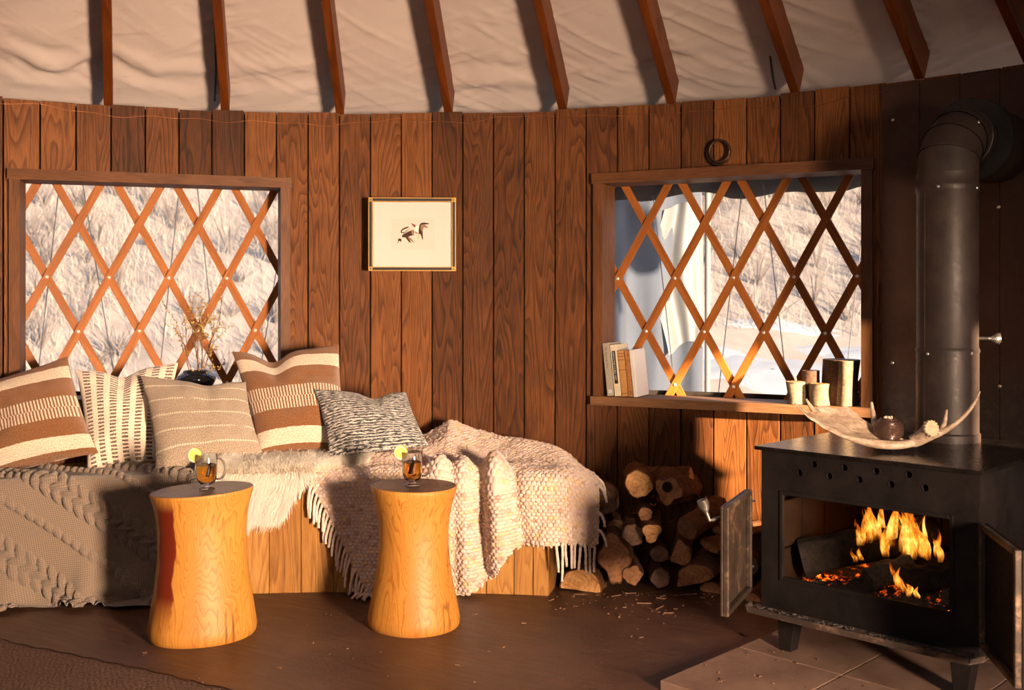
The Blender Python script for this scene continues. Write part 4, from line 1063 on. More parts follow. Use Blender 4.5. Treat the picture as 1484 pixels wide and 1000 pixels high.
# ---------------------------------------------------------------- framed print
pa, pb = at(535, 287, 4.66), at(661, 393, 4.655); xl, xr, zt, zb = pa.x, pb.x, pa.z, pb.z
def pY(x): return 4.655+(x+.45)*.035          # follows the wall chord
root = empty('framed_print', ((xl+xr)/2, pY((xl+xr)/2), zb), 'gilt framed print of two flying birds hanging between the windows', 'picture')
PW, PH = xr-xl, zt-zb
def pq(u, v, d): x = xl+u; return Vector((x, pY(x)-d, zb+v))
def pbox(mb, u0, u1, v0, v1, d0, d1): mb.hexa([pq(u0, v0, d1), pq(u1, v0, d1), pq(u1, v0, d0), pq(u0, v0, d0), pq(u0, v1, d1), pq(u1, v1, d1), pq(u1, v1, d0), pq(u0, v1, d0)])
def ringbox(mb, o, i, d0, d1):
    pbox(mb, o, PW-o, o, i, d0, d1); pbox(mb, o, PW-o, PH-i, PH-o, d0, d1); pbox(mb, o, i, i, PH-i, d0, d1); pbox(mb, PW-i, PW-o, i, PH-i, d0, d1)
mb = MB(); ringbox(mb, 0, .0045, 0, .019); ringbox(mb, .0155, .0195, 0, .018); mb.build('gilt_moulding', W['gold'], parent=root, bevel=.001, bseg=1)
mb = MB(); ringbox(mb, .0045, .0155, 0, .0175); t = mb.build('black_inlay', W['black'], parent=root); t['label'] = 'black lacquered inlay'
for (u, v) in ((.0105, .0105), (PW-.0105, .0105), (.0105, PH-.0105), (PW-.0105, PH-.0105)):
    mb = MB(); pbox(mb, u-.0085, u+.0085, v-.0085, v+.0085, .012, .0185); cb = mb.build('corner_block', W['gold'], parent=root, bevel=.001, bseg=1)
    mb = MB()
    for sg in (1, -1):
        cpt = pq(u, v, .0189); dirv = Vector((1, 0, sg)).normalized(); pr = Vector((-sg*dirv.z*0-dirv.z, 0, dirv.x)); pr.normalize()
        a, b = cpt-dirv*.006, cpt+dirv*.006; w_ = .0011
        mb.add([a-pr*w_, b-pr*w_, b+pr*w_, a+pr*w_], [(0, 1, 2, 3)])
    mb.build('cross_mark', W['black'], parent=cb)
mb = MB(); pbox(mb, .020, PW-.020, .020, PH-.020, .001, .008); mb.build('mount', W['mat'], parent=root)
SX, SZ = PW/126.0, PH/106.0       # picture pixels to metres
def px2(x, y): return ((x-535)*SX, (393-y)*SZ)
u0, v1 = px2(568, 317.5); u1, v0 = px2(630, 362.5)
mb = MB(); pbox(mb, u0, u1, v0, v1, .008, .0088); prt = mb.build('print_sheet', W['paper'], parent=root)
mb = MB()
for (a, b, c, d) in ((u0, u1, v1-.0008, v1), (u1-.0008, u1, v0, v1), (u0, u0+.0004, v0, v1)): pbox(mb, a, b, c, d, .0086, .0091)
mb.build('plate_line', W['caption'], parent=prt)
for (x0, x1, y) in ((570.5, 584, 362), (615.5, 627.5, 361.2), (596, 602, 362), (593.5, 606.5, 359.3)):
    mb = MB(); a, b = px2(x0, y), px2(x1, y); n_ = int((x1-x0)*1.6)
    for i in range(n_):
        if (i*7+int(x0)) % 5 == 0: continue
        ua = a[0]+(b[0]-a[0])*i/n_; pbox(mb, ua, ua+(b[0]-a[0])/n_*.7, a[1]-.0007, a[1]+.0004+.0006*((i*3) % 2), .0086, .0090)
    mb.build('caption', W['caption'], parent=prt)
def blob(pts, mat, d, name):
    Z_ = lambda p: px2(560+p[0]*.06, 310+p[1]*.06)
    # smooth closed outline
    n = len(pts); out = []
    for i in range(n):
        p0, p1, p2, p3 = [Vector(pts[(i+k) % n]).to_2d() if False else Vector((*pts[(i+k) % n], 0)) for k in (-1, 0, 1, 2)]
        for t in (0, .34, .67):
            out.append(.5*((2*p1)+(p2-p0)*t+(2*p0-5*p1+4*p2-p3)*t*t+(3*p1-p0-3*p2+p3)*t**3))
    vs = [pq(*Z_((p.x, p.y)), d) for p in out]
    mb = MB(); mb.add(vs, [tuple(range(len(vs)))]); mb.build(name, mat, parent=prt)
blob([(600, 235), (660, 248), (715, 290), (690, 335), (650, 300)], W['ink4'], .0092, 'bird_head')
blob([(720, 310), (790, 300), (810, 380), (800, 470), (740, 450), (690, 370)], W['ink5'], .0091, 'bird_breast')
blob([(800, 290), (850, 230), (900, 290), (880, 420), (890, 620), (865, 600), (830, 500), (780, 470)], W['ink'], .0093, 'bird_body')
blob([(810, 265), (850, 225), (930, 215), (1045, 240), (960, 262), (860, 258)], W['ink'], .0095, 'bird_wing')
blob([(850, 262), (940, 275), (1020, 340), (930, 335), (905, 330), (880, 420), (830, 380)], W['ink2'], .0094, 'bird_wing')
blob([(700, 430), (760, 465), (790, 475), (750, 478), (712, 462)], W['ink'], .0094, 'bird_wing')
blob([(785, 490), (800, 540), (770, 605), (758, 600), (780, 540)], W['ink3'], .0094, 'bird_foot')
blob([(380, 540), (420, 490), (500, 450), (620, 400), (675, 440), (660, 510), (580, 540), (500, 570), (400, 570)], W['ink'], .0093, 'bird_body')
blob([(600, 410), (650, 390), (680, 440), (650, 540), (625, 500)], W['ink2'], .0094, 'bird_tail')
blob([(460, 560), (520, 550), (560, 620), (600, 705), (550, 680), (500, 620)], W['ink'], .0094, 'bird_wing')
blob([(530, 560), (600, 590), (680, 700), (620, 670), (560, 620)], W['ink2'], .0095, 'bird_wing')
blob([(350, 440), (380, 380), (460, 330), (550, 310), (520, 345), (450, 375), (395, 410), (380, 440), (450, 440), (520, 385), (525, 400), (450, 460), (375, 470)], W['ink'], .0094, 'bird_wing')
blob([(540, 350), (565, 345), (560, 410), (545, 415)], W['ink3'], .0094, 'bird_foot')
blob([(285, 640), (310, 600), (360, 605), (375, 640), (350, 680), (320, 660), (300, 700), (262, 712), (290, 680)], W['ink'], .0094, 'bird_head')
blob([(306, 668), (322, 660), (316, 684), (302, 692)], W['ink5'], .0096, 'bird_face')
# ---------------------------------------------------------------- iron ring, fairy wire, cables, red mark
th = th_of(1041, 221, R-.02); er = Vector((math.sin(th), math.cos(th), 0)); et = Vector((math.cos(th), -math.sin(th), 0)); c = onwall(th, R-.016, 0); c.z = at(1041, 221, c.y).z
root = empty('iron_ring', c-Vector((0, 0, .06)), 'dark coiled iron ring leaning on top of the right window frame', 'iron ring')
for (r, dx, nn, dz_) in ((.052, 0, 0, 0), (.046, .006, .012, .004)):
    mb = MB(); mb.tube([c+et*(dx+r*.93*math.cos(a))-er*nn+Vector((0, 0, dz_+r*math.sin(a))) for a in np.linspace(0, 2*PI, 41)], .0055, 10, cap=False); mb.build('coil', W['iron_ring'], parent=root, smooth=180)
pts = []
for th in np.linspace(-.62, .98, 260):
    z = 1.964+.010*math.sin(th*9)+.006*math.sin(th*41+1)+.004*math.sin(th*97)-.012*abs(math.sin(th*14.5))**3
    pts.append(onwall(th, R-.006, z))
mb = MB(); mb.tube(pts, .0011, 5)
thing(mb, 'fairy_light_wire', W['copper'], 'thin copper wire strung along the top of the plank wall', 'wire', smooth=180)
def cable(pxs, lab):
    pts = []
    for (x, y, off) in pxs:
        p = at(x, y, 4.5); t = th_of(x, y, R-.05)
        r = R-.02-max(0, (158-y))/FOC*4.6*1.2*.9 if off else R-.02
        # lies against the canvas beside the rafter
        a = (x-CX)/FOC; b = (HY-y)/FOC; Y = 3.4
        for _k in range(60):
            X = a*Y; rr2 = math.hypot(X-XC, Y-YC); zc = WALL_H+CLEAR-.045+(R-rr2)*SL; Y += (zc-(EYE+b*Y))*-.0+.0
            f = EYE+b*Y-zc; Y -= f/(b+SL)*.8
        pts.append(Vector((a*Y, Y, EYE+b*Y)))
    out = []
    for i in range(len(pts)-1):
        for k in range(30): out.append(pts[i].lerp(pts[i+1], k/30))
    mb = MB(); mb.tube(out, [.0036 if k % 2 else .0048 for k in range(len(out))], 7)
    thing(mb, 'coil_cable', W['coil'], lab, 'cable', 'dark cables at the rafters', smooth=50)
cable([(309, 2, 1), (311, 45, 1), (313, 100, 1), (311, 148, 1)], 'dark coiled cable hanging along the second rafter above the left window')
cable([(1116, 82, 1), (1120, 112, 1), (1124, 130, 1)], 'short dark coiled cable beside the rafter over the right window')
mb = MB()
# ================================================================ HEARTH, STOVE, FIRE
SA = Vector((.80, 3.32, 0)); ES = Vector((.7071, -.7071, 0)); ED = Vector((.7071, .7071, 0))
HZ = .03
def SV(s, d, z): return SA+ES*s+ED*d+Vector((0, 0, z))
def sbox(mb, s0, s1, d0, d1, z0, z1, mi=0): return mb.hexa([SV(s0, d0, z0), SV(s1, d0, z0), SV(s1, d1, z0), SV(s0, d1, z0), SV(s0, d0, z1), SV(s1, d0, z1), SV(s1, d1, z1), SV(s0, d1, z1)], mi)
# hearth tiles
h0 = Vector((.432, 3.04, 0)); cnt = 0
for i in range(4):
    for j in range(3):
        a, b = i*.36, j*.42
        p = [h0+ES*(a+.0015)+ED*(b+.0015), h0+ES*(a+.3585)+ED*(b+.0015), h0+ES*(a+.3585)+ED*(b+.4185), h0+ES*(a+.0015)+ED*(b+.4185)]
        if i == 3 and j == 2: continue
        mb = MB(); mb.hexa(p+[q+Vector((0, 0, HZ)) for q in p])
        if (i, j) == (0, 0): lab = 'brown stone hearth slab at the near left corner, its corner pointing at the camera'
        elif (i, j) == (1, 0): lab = 'brown stone hearth slab beside the corner slab, cut by the bottom of the photo'
        elif (i, j) == (0, 1): lab = 'brown stone hearth slab under the left front leg of the stove'
        else: lab = 'brown stone hearth slab in the dark beneath or behind the stove'
        thing(mb, 'hearth_slab', W['slab'], lab, 'hearth slab', 'hearth slabs', bevel=.003)
SW, SD, B0, B1 = .68, .665, .165, .668
stove = empty('wood_stove', SV(SW/2, SD/2, HZ), 'black steel wood stove burning with both front doors open', 'wood stove')
OS0, OS1, OZ0, OZ1 = .078, .600, .274, .533
mb = MB(); t_ = .008
sbox(mb, 0, OS0, 0, t_, B0, B1-.09); sbox(mb, OS1, SW, 0, t_, B0, B1-.09); sbox(mb, OS0, OS1, 0, t_, B0, OZ0); sbox(mb, OS0, OS1, 0, t_, OZ1, B1-.09)
sbox(mb, 0, t_, t_, SD, B0, B1); sbox(mb, SW-t_, SW, t_, SD, B0, B1); sbox(mb, t_, SW-t_, SD-t_, SD, B0, B1); sbox(mb, t_, SW-t_, t_, SD-t_, B0, B0+t_)
sbox(mb, 0.0, SW, 0, t_, B1-.004, B1)
# vent strip: a plate with nine drilled holes
za, zb = B1-.09, B1-.004
def front_s(px): a = (px-CX)/FOC; return (a*SA.y-SA.x)/(ES.x-a*ES.y)
def front_z(px, py): s = front_s(px); Y = SA.y+ES.y*s; return EYE-(py-HY)*Y/FOC
holes = [(1159, 685), (1180, 673), (1202, 690), (1224, 678), (1246, 695), (1270, 683), (1292, 702), (1317, 688), (1341, 707)]
hs = [(front_s(x), front_z(x, y)) for x, y in holes]
cuts = [0]+[(hs[i][0]+hs[i+1][0])/2 for i in range(8)]+[SW]
vh = []
for i, (s, z) in enumerate(hs):
    s0, s1 = cuts[i], cuts[i+1]; z = min(max(z, za+.015), zb-.015); vh.append((s, z)); n = 32; r = .0098
    angs = sorted([2*PI*k/n for k in range(n)]+[math.atan2(zz-z, ss-s) % (2*PI) for ss in (s0, s1) for zz in (za, zb)])
    outer = []; inner = []
    for a in angs:
        c_, s_ = math.cos(a), math.sin(a)
        k = min([(s1-s)/c_ if c_ > 1e-9 else 1e9, (s0-s)/c_ if c_ < -1e-9 else 1e9, (zb-z)/s_ if s_ > 1e-9 else 1e9, (za-z)/s_ if s_ < -1e-9 else 1e9])
        outer.append(SV(s+c_*k, 0, z+s_*k)); inner.append(SV(s+c_*r, 0, z+s_*r))
    m = len(angs); back = [v+ED*.010 for v in inner]
    mb.add(outer+inner+back, [(k, (k+1) % m, m+(k+1) % m, m+k) for k in range(m)]+[(m+k, m+(k+1) % m, 2*m+(k+1) % m, 2*m+k) for k in range(m)])
sbox(mb, .01, SW-.01, .07, .08, OZ1+.005, B1)      # air box behind the holes
mb.build('body', W['stove'], parent=stove)
for s, z in vh:
    rg = MB(); Mx = Matrix((ES, Vector((0, 0, 1)), -ED)).transposed()
    rg.lathe([(.0099, 0), (.0102, .0012), (.0115, .0012), (.0119, 0)], SV(s, 0, z), 24, axis=Mx); rg.build('vent_rim', W['stove'], parent=stove, smooth=60)
mb = MB(); sbox(mb, -.016, SW+.016, -.018, SD+.012, B1, B1+.012); mb.build('top_plate', W['stovetop'], parent=stove, bevel=.002)
TOPZ = B1+.012
# trim bead round the opening
mb = MB(); w_ = .012
for (a, b, c, d) in ((OS0-w_, OS0, OZ0-w_, OZ1+w_), (OS1, OS1+w_, OZ0-w_, OZ1+w_), (OS0, OS1, OZ1, OZ1+w_), (OS0, OS1, OZ0-w_, OZ0)): sbox(mb, a, b, -.004, .002, c, d)
mb.build('opening_trim', W['stove'], parent=stove, bevel=.002)
# firebricks
mb = MB()
for k in range(4):
    for r_ in range(2):
        sbox(mb, .012, .045, .03+k*.15, .175+k*.15, B0+.03+r_*.155, B0+.18+r_*.155)
mb.build('firebrick_lining', W['brick'], parent=stove, bevel=.003)
mb = MB()
for k in range(4): sbox(mb, .05+k*.145, .19+k*.145, .58, .62, B0+.03, B0+.33)
mb.build('firebrick_lining', W['brick'], parent=stove, bevel=.003)
# legs
for (s, d) in ((.035, .03), (SW-.095, .03), (.035, SD-.09), (SW-.095, SD-.09)):
    mb = MB(); p = [SV(s+.012, d, HZ), SV(s+.052, d, HZ), SV(s+.052, d+.045, HZ), SV(s+.012, d+.045, HZ), SV(s, d, B0), SV(s+.07, d, B0), SV(s+.07, d+.06, B0), SV(s, d+.06, B0)]
    mb.hexa(p); mb.build('leg', W['stove'], parent=stove, bevel=.002)
# ash lip: shallow tray along the front
mb = MB(); pr = [(-.02, -.022), (-.005, -.075), (SW*.5, -.080), (SW+.0, -.072), (SW+.02, -.02)]
lo = [SV(s, d, B0-.004) for s, d in pr]+[SV(SW+.02, .03, B0-.004), SV(-.02, .03, B0-.004)]; hi = [v+Vector((0, 0, .006)) for v in lo]; n = len(lo)
mb.add(lo+hi, [tuple(range(n-1, -1, -1)), tuple(range(n, 2*n))]+[(k, (k+1) % n, n+(k+1) % n, n+k) for k in range(n)])
edge = [SV(s, d, B0+.002) for s, d in pr]
for a, b in zip(edge, edge[1:]):
    dd = (b-a).normalized(); nn = Vector((dd.y, -dd.x, 0)); mb.hexa([a+nn*.004, b+nn*.004, b-nn*.002, a-nn*.002]+[v+nn*.006+Vector((0, 0, .014)) for v in (a+nn*.002, b+nn*.002, b-nn*.004, a-nn*.004)])
lip = mb.build('ash_lip', W['ash'], parent=stove)
# doors
def door(hinge, tip, z0, z1, hside, lab):
    H, T_ = Vector((*hinge, 0)), Vector((*tip, 0)); e = (T_-H).normalized(); L = (T_-H).length
    nrm = Vector((e.y, -e.x, 0)); nrm = nrm if nrm.dot(Vector((1, 0, 0)))*hside > 0 else -nrm       # inside face of the open door
    def q(a, n, z): return H+e*a+nrm*n+Vector((0, 0, z))
    def bx(mb, a0, a1, n0, n1, za, zb): mb.hexa([q(a0, n0, za), q(a1, n0, za), q(a1, n1, za), q(a0, n1, za), q(a0, n0, zb), q(a1, n0, zb), q(a1, n1, zb), q(a0, n1, zb)])
    mb = MB(); bx(mb, .012, L, -.008, 0, z0, z1); dp = mb.build('door', W['rust'] if hside > 0 else W['stove'], parent=stove, bevel=.002); dp['label'] = lab
    mb = MB(); fw = .016
    for (a0, a1, za, zb) in ((.012, .012+fw, z0, z1), (L-fw, L, z0, z1), (.012+fw, L-fw, z0, z0+fw), (.012+fw, L-fw, z1-fw, z1)): bx(mb, a0, a1, 0, .017, za, zb)
    mb.build('door_rim', W['rust'], parent=dp, bevel=.003)
    for zh in (z1-.05, z0+.06):
        mb = MB(); bx(mb, -.006, .03, -.012, -.002, zh-.012, zh+.012); mb.tube([q(-.002, -.006, zh-.02), q(-.002, -.006, zh+.02)], .007, 10)
        mb.tube([q(-.002, -.006, zh+.006), q(-.03, .006, zh+.006)], [.010, .012], 10, flat=.35)
        mb.build('hinge', W['chrome'] if hside > 0 else W['rust'], parent=dp, smooth=50)
    return dp, q, L
d1, q1, L1 = door((.765, 3.352), (.622, 3.052), .212, .537, 1, 'rusty left door swung open')
d2, q2, L2 = door((1.292, 2.838), (1.238, 2.512), .200, .537, -1, 'right door swung open, black inside')
# spring handle on the left door
mb = MB(); a = q1(L1-.03, -.008, .50); b = q1(L1-.02, -.045, .488); c_ = q1(L1-.012, -.055, .52)
mb.tube([a, a.lerp(b, .6), b, b.lerp(c_, .5), c_], .0055, 10); hb = mb.build('latch_rod', W['spring'], parent=d1, smooth=180)
mb = MB(); pts = []; ax = (c_-b).normalized(); sx = ax.orthogonal().normalized(); sy = ax.cross(sx)
for k in range(150):
    a_ = k*.42; f = k/149; r = .007+.009*math.sin(min(1, f*1.25)*PI*.62); pts.append(c_+ax*(f*.038-.004)+sx*math.cos(a_)*r+sy*math.sin(a_)*r)
mb.tube(pts, .0013, 6); mb.build('spring_handle', W['spring'], parent=d1, smooth=180)
# ---------------------------------------------------------------- fire
def rough_log(mb_, a, b, r, seed, seg=22, n=14, knob=.16, taper=.92, squash=1.0, ends=True):
    a, b = Vector(a), Vector(b); ax = (b-a).normalized(); sx = ax.cross(Vector((0, 0, 1)))
    sx = sx.normalized() if sx.length > .1 else Vector((1, 0, 0)); sy = ax.cross(sx)
    P = np.zeros((n, seg, 3)); uv = np.zeros((n, seg, 2))
    for i in range(n):
        f = i/(n-1); c = a.lerp(b, f)
        for k in range(seg):
            t = 2*PI*k/seg
            nz = mnoise.noise(Vector((math.cos(t)*1.6+seed*3.1, math.sin(t)*1.6, f*5+seed)))
            rr = r*(1+(taper-1)*f)*(1+knob*nz+.05*mnoise.noise(Vector((math.cos(t)*6+seed, math.sin(t)*6, f*18))))
            P[i, k] = c+sx*math.cos(t)*rr+sy*math.sin(t)*rr*squash
    mb_.grid(np.swapaxes(P, 0, 1), None, wrap_u=True)
    return P, a, b
def simple_log(name, mat, a, b, r, seed, label, cat, group, knob=.36):
    mb = MB(); P, a, b = rough_log(mb, a, b, r, seed, seg=34, n=26, knob=knob)
    for q in (P[0], P[-1]): mb.add([tuple(v) for v in q], [tuple(range(len(q)))])
    return thing(mb, name, mat, label, cat, group, smooth=60)
GR = B0+.030
mb = MB(); u = np.linspace(OS0-.03, OS1+.03, 60); v = np.linspace(.03, .56, 50); U, V = np.meshgrid(u, v, indexing='ij')
Hh = GR+.035+.05*np.exp(-((U-.42)/.15)**2-((V-.22)/.14)**2)+.035*np.abs(fbm(U*14, V*14, 3, 3))+.02*fbm(U*40, V*40, 4, 2)-.03*sm(.12, .03, V)
G = np.stack([SA.x+ES.x*U+ED.x*V, SA.y+ES.y*U+ED.y*V, Hh], 2); mb.grid(G)
setp(mb.build('ember_bed', W['ember'], smooth=180), 'glowing embers and ash on the floor of the stove', 'embers', kind='stuff')
simple_log('burning_log', W['char'], SV(.070, .13, .308), SV(.43, .34, .415), .055, 1, 'long charred log leaning up from the left inside the stove', 'burning log', 'logs in the fire')
simple_log('burning_log', W['char'], SV(.29, .36, .325), SV(.585, .30, .315), .050, 2, 'charred log lying at the back under the flames', 'burning log', 'logs in the fire')
simple_log('burning_log', W['char'], SV(.40, .13, .305), SV(.575, .20, .325), .040, 3, 'short glowing charred log at the front right of the fire', 'burning log', 'logs in the fire')
simple_log('burning_log', W['ashgrey'], SV(.315, .09, .290), SV(.40, .20, .335), .037, 4, 'pale ash-covered log stub in the middle of the fire', 'burning log', 'logs in the fire', .3)
simple_log('burning_log', W['ashgrey'], SV(.555, .09, .285), SV(.595, .17, .300), .024, 5, 'small ash-grey chunk in the right front corner of the fire', 'burning log', 'logs in the fire', .3)
# flames: twisted tapering tongues
def tongue(mb, p, h, w, seed, lean=(0, 0), n=16):
    g = random.Random(seed); p = Vector(p); rows = []; ph = g.uniform(0, 6); tw = g.uniform(-1.2, 1.2); a0 = g.uniform(-.5, .5)
    vs = []; uv = []; b0 = None
    for i in range(n+1):
        f = i/n; ww = w*(math.sin(PI*min(1, f*.78+.20))**.8)*(1-f**3)+.0006
        c = p+Vector((lean[0]*f*f*h+math.sin(f*5+ph)*.012*f, lean[1]*f*h+math.cos(f*4+ph)*.010*f, h*f))
        a = a0+tw*f; d = Vector((math.cos(a), math.sin(a), 0)); e = Vector((-d.y, d.x, 0))
        for k in range(10):
            t = 2*PI*k/10; vs.append(c+d*math.cos(t)*ww+e*math.sin(t)*ww*.45); uv.append((k/10, f))
    fs = [(i*10+k, i*10+(k+1) % 10, (i+1)*10+(k+1) % 10, (i+1)*10+k) for i in range(n) for k in range(10)]
    mb.add(vs, fs, uv)
g = random.Random(5); mb = MB()
for k in range(30):
    q = g.random(); s = .245+.25*q; d = g.uniform(.15, .27); f = math.exp(-((s-.36)/.075)**2)
    tongue(mb, SV(s, d, .330+.05*g.random()+.02*(1-q)), g.uniform(.05, .10)+.10*f*g.uniform(.4, 1), g.uniform(.007, .019), k, (g.uniform(-.45, .10), 0))
setp(mb.build('flame', W['flame'], smooth=180), 'tall orange flames rising from the back logs in the stove', 'flames', 'flames in the stove')
mb = MB()
for k, (s, d, z, h) in enumerate(((.425, .075, .285, .085), (.44, .07, .28, .06), (.455, .065, .275, .045), (.48, .07, .272, .034), (.415, .08, .29, .06))):
    tongue(mb, SV(s, d, z), h, .011 if k < 3 else .009, 60+k, (g.uniform(-.6, .3), 0))
setp(mb.build('flame', W['flame'], smooth=180), 'small low flames licking up at the front edge of the embers', 'flames', 'flames in the stove')
mb = MB()
for k, (s, d, z, h) in enumerate(((.27, .10, .335, .045), (.29, .10, .345, .04))): tongue(mb, SV(s, d, z), h, .008, 80+k, (g.uniform(-.6, 0), 0))
setp(mb.build('flame', W['flame'], smooth=180), 'tiny flame in the middle under the leaning charred log', 'flames', 'flames in the stove')
# ---------------------------------------------------------------- stovepipe
PX, PY, PR = 1.452, 3.452, .0965
pipe = empty('stovepipe', (PX, PY, TOPZ), 'tall dark stovepipe with an elbow, rising from the stove into the wall', 'stovepipe')
def pz(py): return EYE-(py-HY)*PY/FOC
zs = pz(505)+.0; ze = pz(272)
mb = MB(); mb.lathe([(PR+.006, TOPZ), (PR+.006, TOPZ+.025), (PR+.0015, TOPZ+.03), (PR+.0015, zs)], (PX, PY, 0), 48); mb.build('lower_section', W['pipe'], parent=pipe, smooth=40)
mb = MB(); mb.lathe([(PR+.0038, zs-.012), (PR+.0042, zs-.004), (PR+.0015, zs+.002), (PR, zs+.006), (PR, ze-.02), (PR+.003, ze-.016), (PR+.003, ze)], (PX, PY, 0), 48); mb.build('upper_section', W['pipe'], parent=pipe, smooth=40)
# vertical seam along the left side
mb = MB(); a_ = PI+.35; mb.hexa([(PX+(PR+dr)*math.cos(a_+da), PY+(PR+dr)*math.sin(a_+da), z) for z in (TOPZ+.03, ze) for dr, da in ((.003, -.05), (.003, .05), (0, .05), (0, -.05))]); mb.build('seam', W['pipe'], parent=pipe)
OUT = Vector((.7071, .7071, 0)); RB = .135
ztop = ze+.045; N = 4
mb = MB(); mb.lathe([(PR+.003, ze), (PR+.003, ze+.006), (PR+.0005, ze+.010), (PR+.0005, ztop)], (PX, PY, 0), 48); mb.build('collar', W['pipe'], parent=pipe, smooth=40)
def arc(t, r=PR, seg=48):        # ring of the elbow at angle t
    c = Vector((PX, PY, ztop))+OUT*RB*(1-math.cos(t))+Vector((0, 0, RB*math.sin(t)))
    x = OUT*math.cos(t)-Vector((0, 0, math.sin(t))); y = Vector((-OUT.y, OUT.x, 0))
    return [c+x*math.cos(2*PI*k/seg)*r+y*math.sin(2*PI*k/seg)*r for k in range(seg)]
for i in range(N):               # gored elbow: straight gores with crimped seams
    t0, t1 = PI/2*i/N, PI/2*(i+1)/N
    A, B = arc(t0), arc(t1); sl_ = [arc(t0, PR+.003), arc(t0+.03, PR+.003)]
    rings = [sl_[0], sl_[1], arc(t0+.04), B] if i else [A, B]
    mb = MB(); mb.add([v for r_ in rings for v in r_], [(q*48+k, q*48+(k+1) % 48, (q+1)*48+(k+1) % 48, (q+1)*48+k) for q in range(len(rings)-1) for k in range(48)])
    mb.build('elbow_gore', W['pipe'], parent=pipe, smooth=30)
pe = Vector((PX, PY, ztop))+OUT*RB+Vector((0, 0, RB)); Mx = Matrix((Vector((0, 0, 1)), Vector((OUT.y, -OUT.x, 0)), OUT)).transposed()
mb = MB(); mb.lathe([(PR, -.002), (PR+.003, .0), (PR+.003, .03), (PR, .034), (PR, .42)], pe, 48, axis=Mx); mb.build('wall_section', W['pipe'], parent=pipe, smooth=40)
mb = MB(); mb.lathe([(PR+.001, .045), (PR+.047, .045), (PR+.050, .05), (PR+.050, .085), (PR+.045, .09), (PR+.001, .09)], pe, 56, axis=Mx); t = mb.build('collar_ring', W['pipe_dark'], parent=pipe, smooth=40); t['label'] = 'matt black collar ring'
mb = MB(); mb.lathe([(PR+.032, .09), (PR+.032, .30), (PR+.001, .30)], pe, 56, axis=Mx); mb.build('thimble', W['pipe'], parent=pipe, smooth=40)
def screw(par, p, nrm, r=.0055):
    z_ = Vector(nrm).normalized(); x_ = z_.orthogonal().normalized(); m = Matrix((x_, z_.cross(x_), z_)).transposed()
    mb = MB(); mb.lathe([(.0001, .004), (r*.6, .0035), (r, .0015), (r*1.05, 0)], p, 12, axis=m); mb.build('screw', W['screw'], parent=par, smooth=60)
for (px, py) in ((1366, 274), (1417, 276), (1352, 512), (1410, 510)):
    a = math.asin(max(-1, min(1, ((px-1378)/43.0)))); dv = Vector((-.39, -.92, 0)); sd = Vector((.92, -.39, 0)); nn = dv*math.cos(a)+sd*math.sin(a)
    screw(pipe, Vector((PX, PY, pz(py)))+nn*(PR+.002), nn)
screw(pipe, Vector((PX, PY, ztop))+OUT*.10+Vector((0, 0, .17))+Vector((.3, -.95, 0))*.09, (.3, -.95, 0))
# damper handle: spring coil on a short rod
hz = pz(490); sd = Vector((.95, -.31, 0)); a = Vector((PX, PY, hz))+sd*PR
mb = MB(); mb.tube([a, a+sd*.028], .006, 10); rod = mb.build('damper_rod', W['pipe_dark'], parent=pipe, smooth=60)
mb = MB(); pts = []
for k in range(160):
    f = k/159; r = .004+.014*sm(.1, .9, f); an = k*.42; y_ = Vector((.31, .95, 0)); pts.append(a+sd*(.024+.04*f)+y_*math.cos(an)*float(r)+Vector((0, 0, math.sin(an)*float(r))))
mb.tube(pts, .0017, 6); mb.build('damper_spring', W['chrome'], parent=rod, smooth=180)
# ---------------------------------------------------------------- steel heat shield on the wall
sh0 = onwall(.70, R-.02, 0); shield = empty('heat_shield', sh0, 'tall corroded steel heat shield on the wall behind the stovepipe', 'heat shield')
ths = [.6365, .6785, .7216, .7632, .806, .849, .892, .935, .978]
for i, (a, b) in enumerate(zip(ths, ths[1:])):
    mb = MB(); off = .016 if i == 0 else .008; zt = 1.985
    T = np.linspace(a+.0004, b-.0004, 6)
    for c, d in zip(T, T[1:]): mb.hexa([onwall(c, R-off, .0), onwall(d, R-off, .0), onwall(d, R-off+.003, .0), onwall(c, R-off+.003, .0), onwall(c, R-off, zt), onwall(d, R-off, zt), onwall(d, R-off+.003, zt), onwall(c, R-off+.003, zt)])
    mb.build('sheet', W['shield'], parent=shield, smooth=30)
for (px, py) in ((1294, 174), (1293, 526), (1446, 300), (1448, 560)):
    t = th_of(px, py, R-.018); off = .017 if px < 1334 else .009; p = onwall(t, R-off, 0); p.z = at(px, py, p.y).z; screw(shield, p, -Vector((math.sin(t), math.cos(t), 0)), .007)
# ---------------------------------------------------------------- antler and pot on the stove top
def crv(pts, n):
    pts = [Vector(p) for p in pts]; out = []
    P_ = [pts[0]*2-pts[1]]+pts+[pts[-1]*2-pts[-2]]
    for i in range(1, len(P_)-2):
        for k in range(n):
            t = k/n; p0, p1, p2, p3 = P_[i-1:i+3]; out.append(.5*((2*p1)+(p2-p0)*t+(2*p0-5*p1+4*p2-p3)*t*t+(3*p1-p0-3*p2+p3)*t**3))
    return out+[pts[-1]]
AY = 3.16
antler = empty('antler', at(1290, 648, AY)+Vector((0, 0, -.001)), 'weathered palmate antler resting on the stove top', 'antler')
lowc = crv([at(1152, 585, AY+.04), at(1172, 606, AY+.035), at(1205, 626, AY+.02), at(1245, 641, AY+.005), at(1290, 645.5, AY), at(1330, 641.5, AY-.005)], 10)
upc = crv([at(1150, 583, AY+.045), at(1176, 598, AY+.08), at(1186, 588, AY+.10), at(1212, 592, AY+.11), at(1228, 589, AY+.115), at(1246, 604, AY+.10), at(1258, 612, AY+.085), at(1272, 620, AY+.06), at(1300, 634, AY+.03), at(1328, 636, AY+.01)], 6)
n = 60; nv = 15
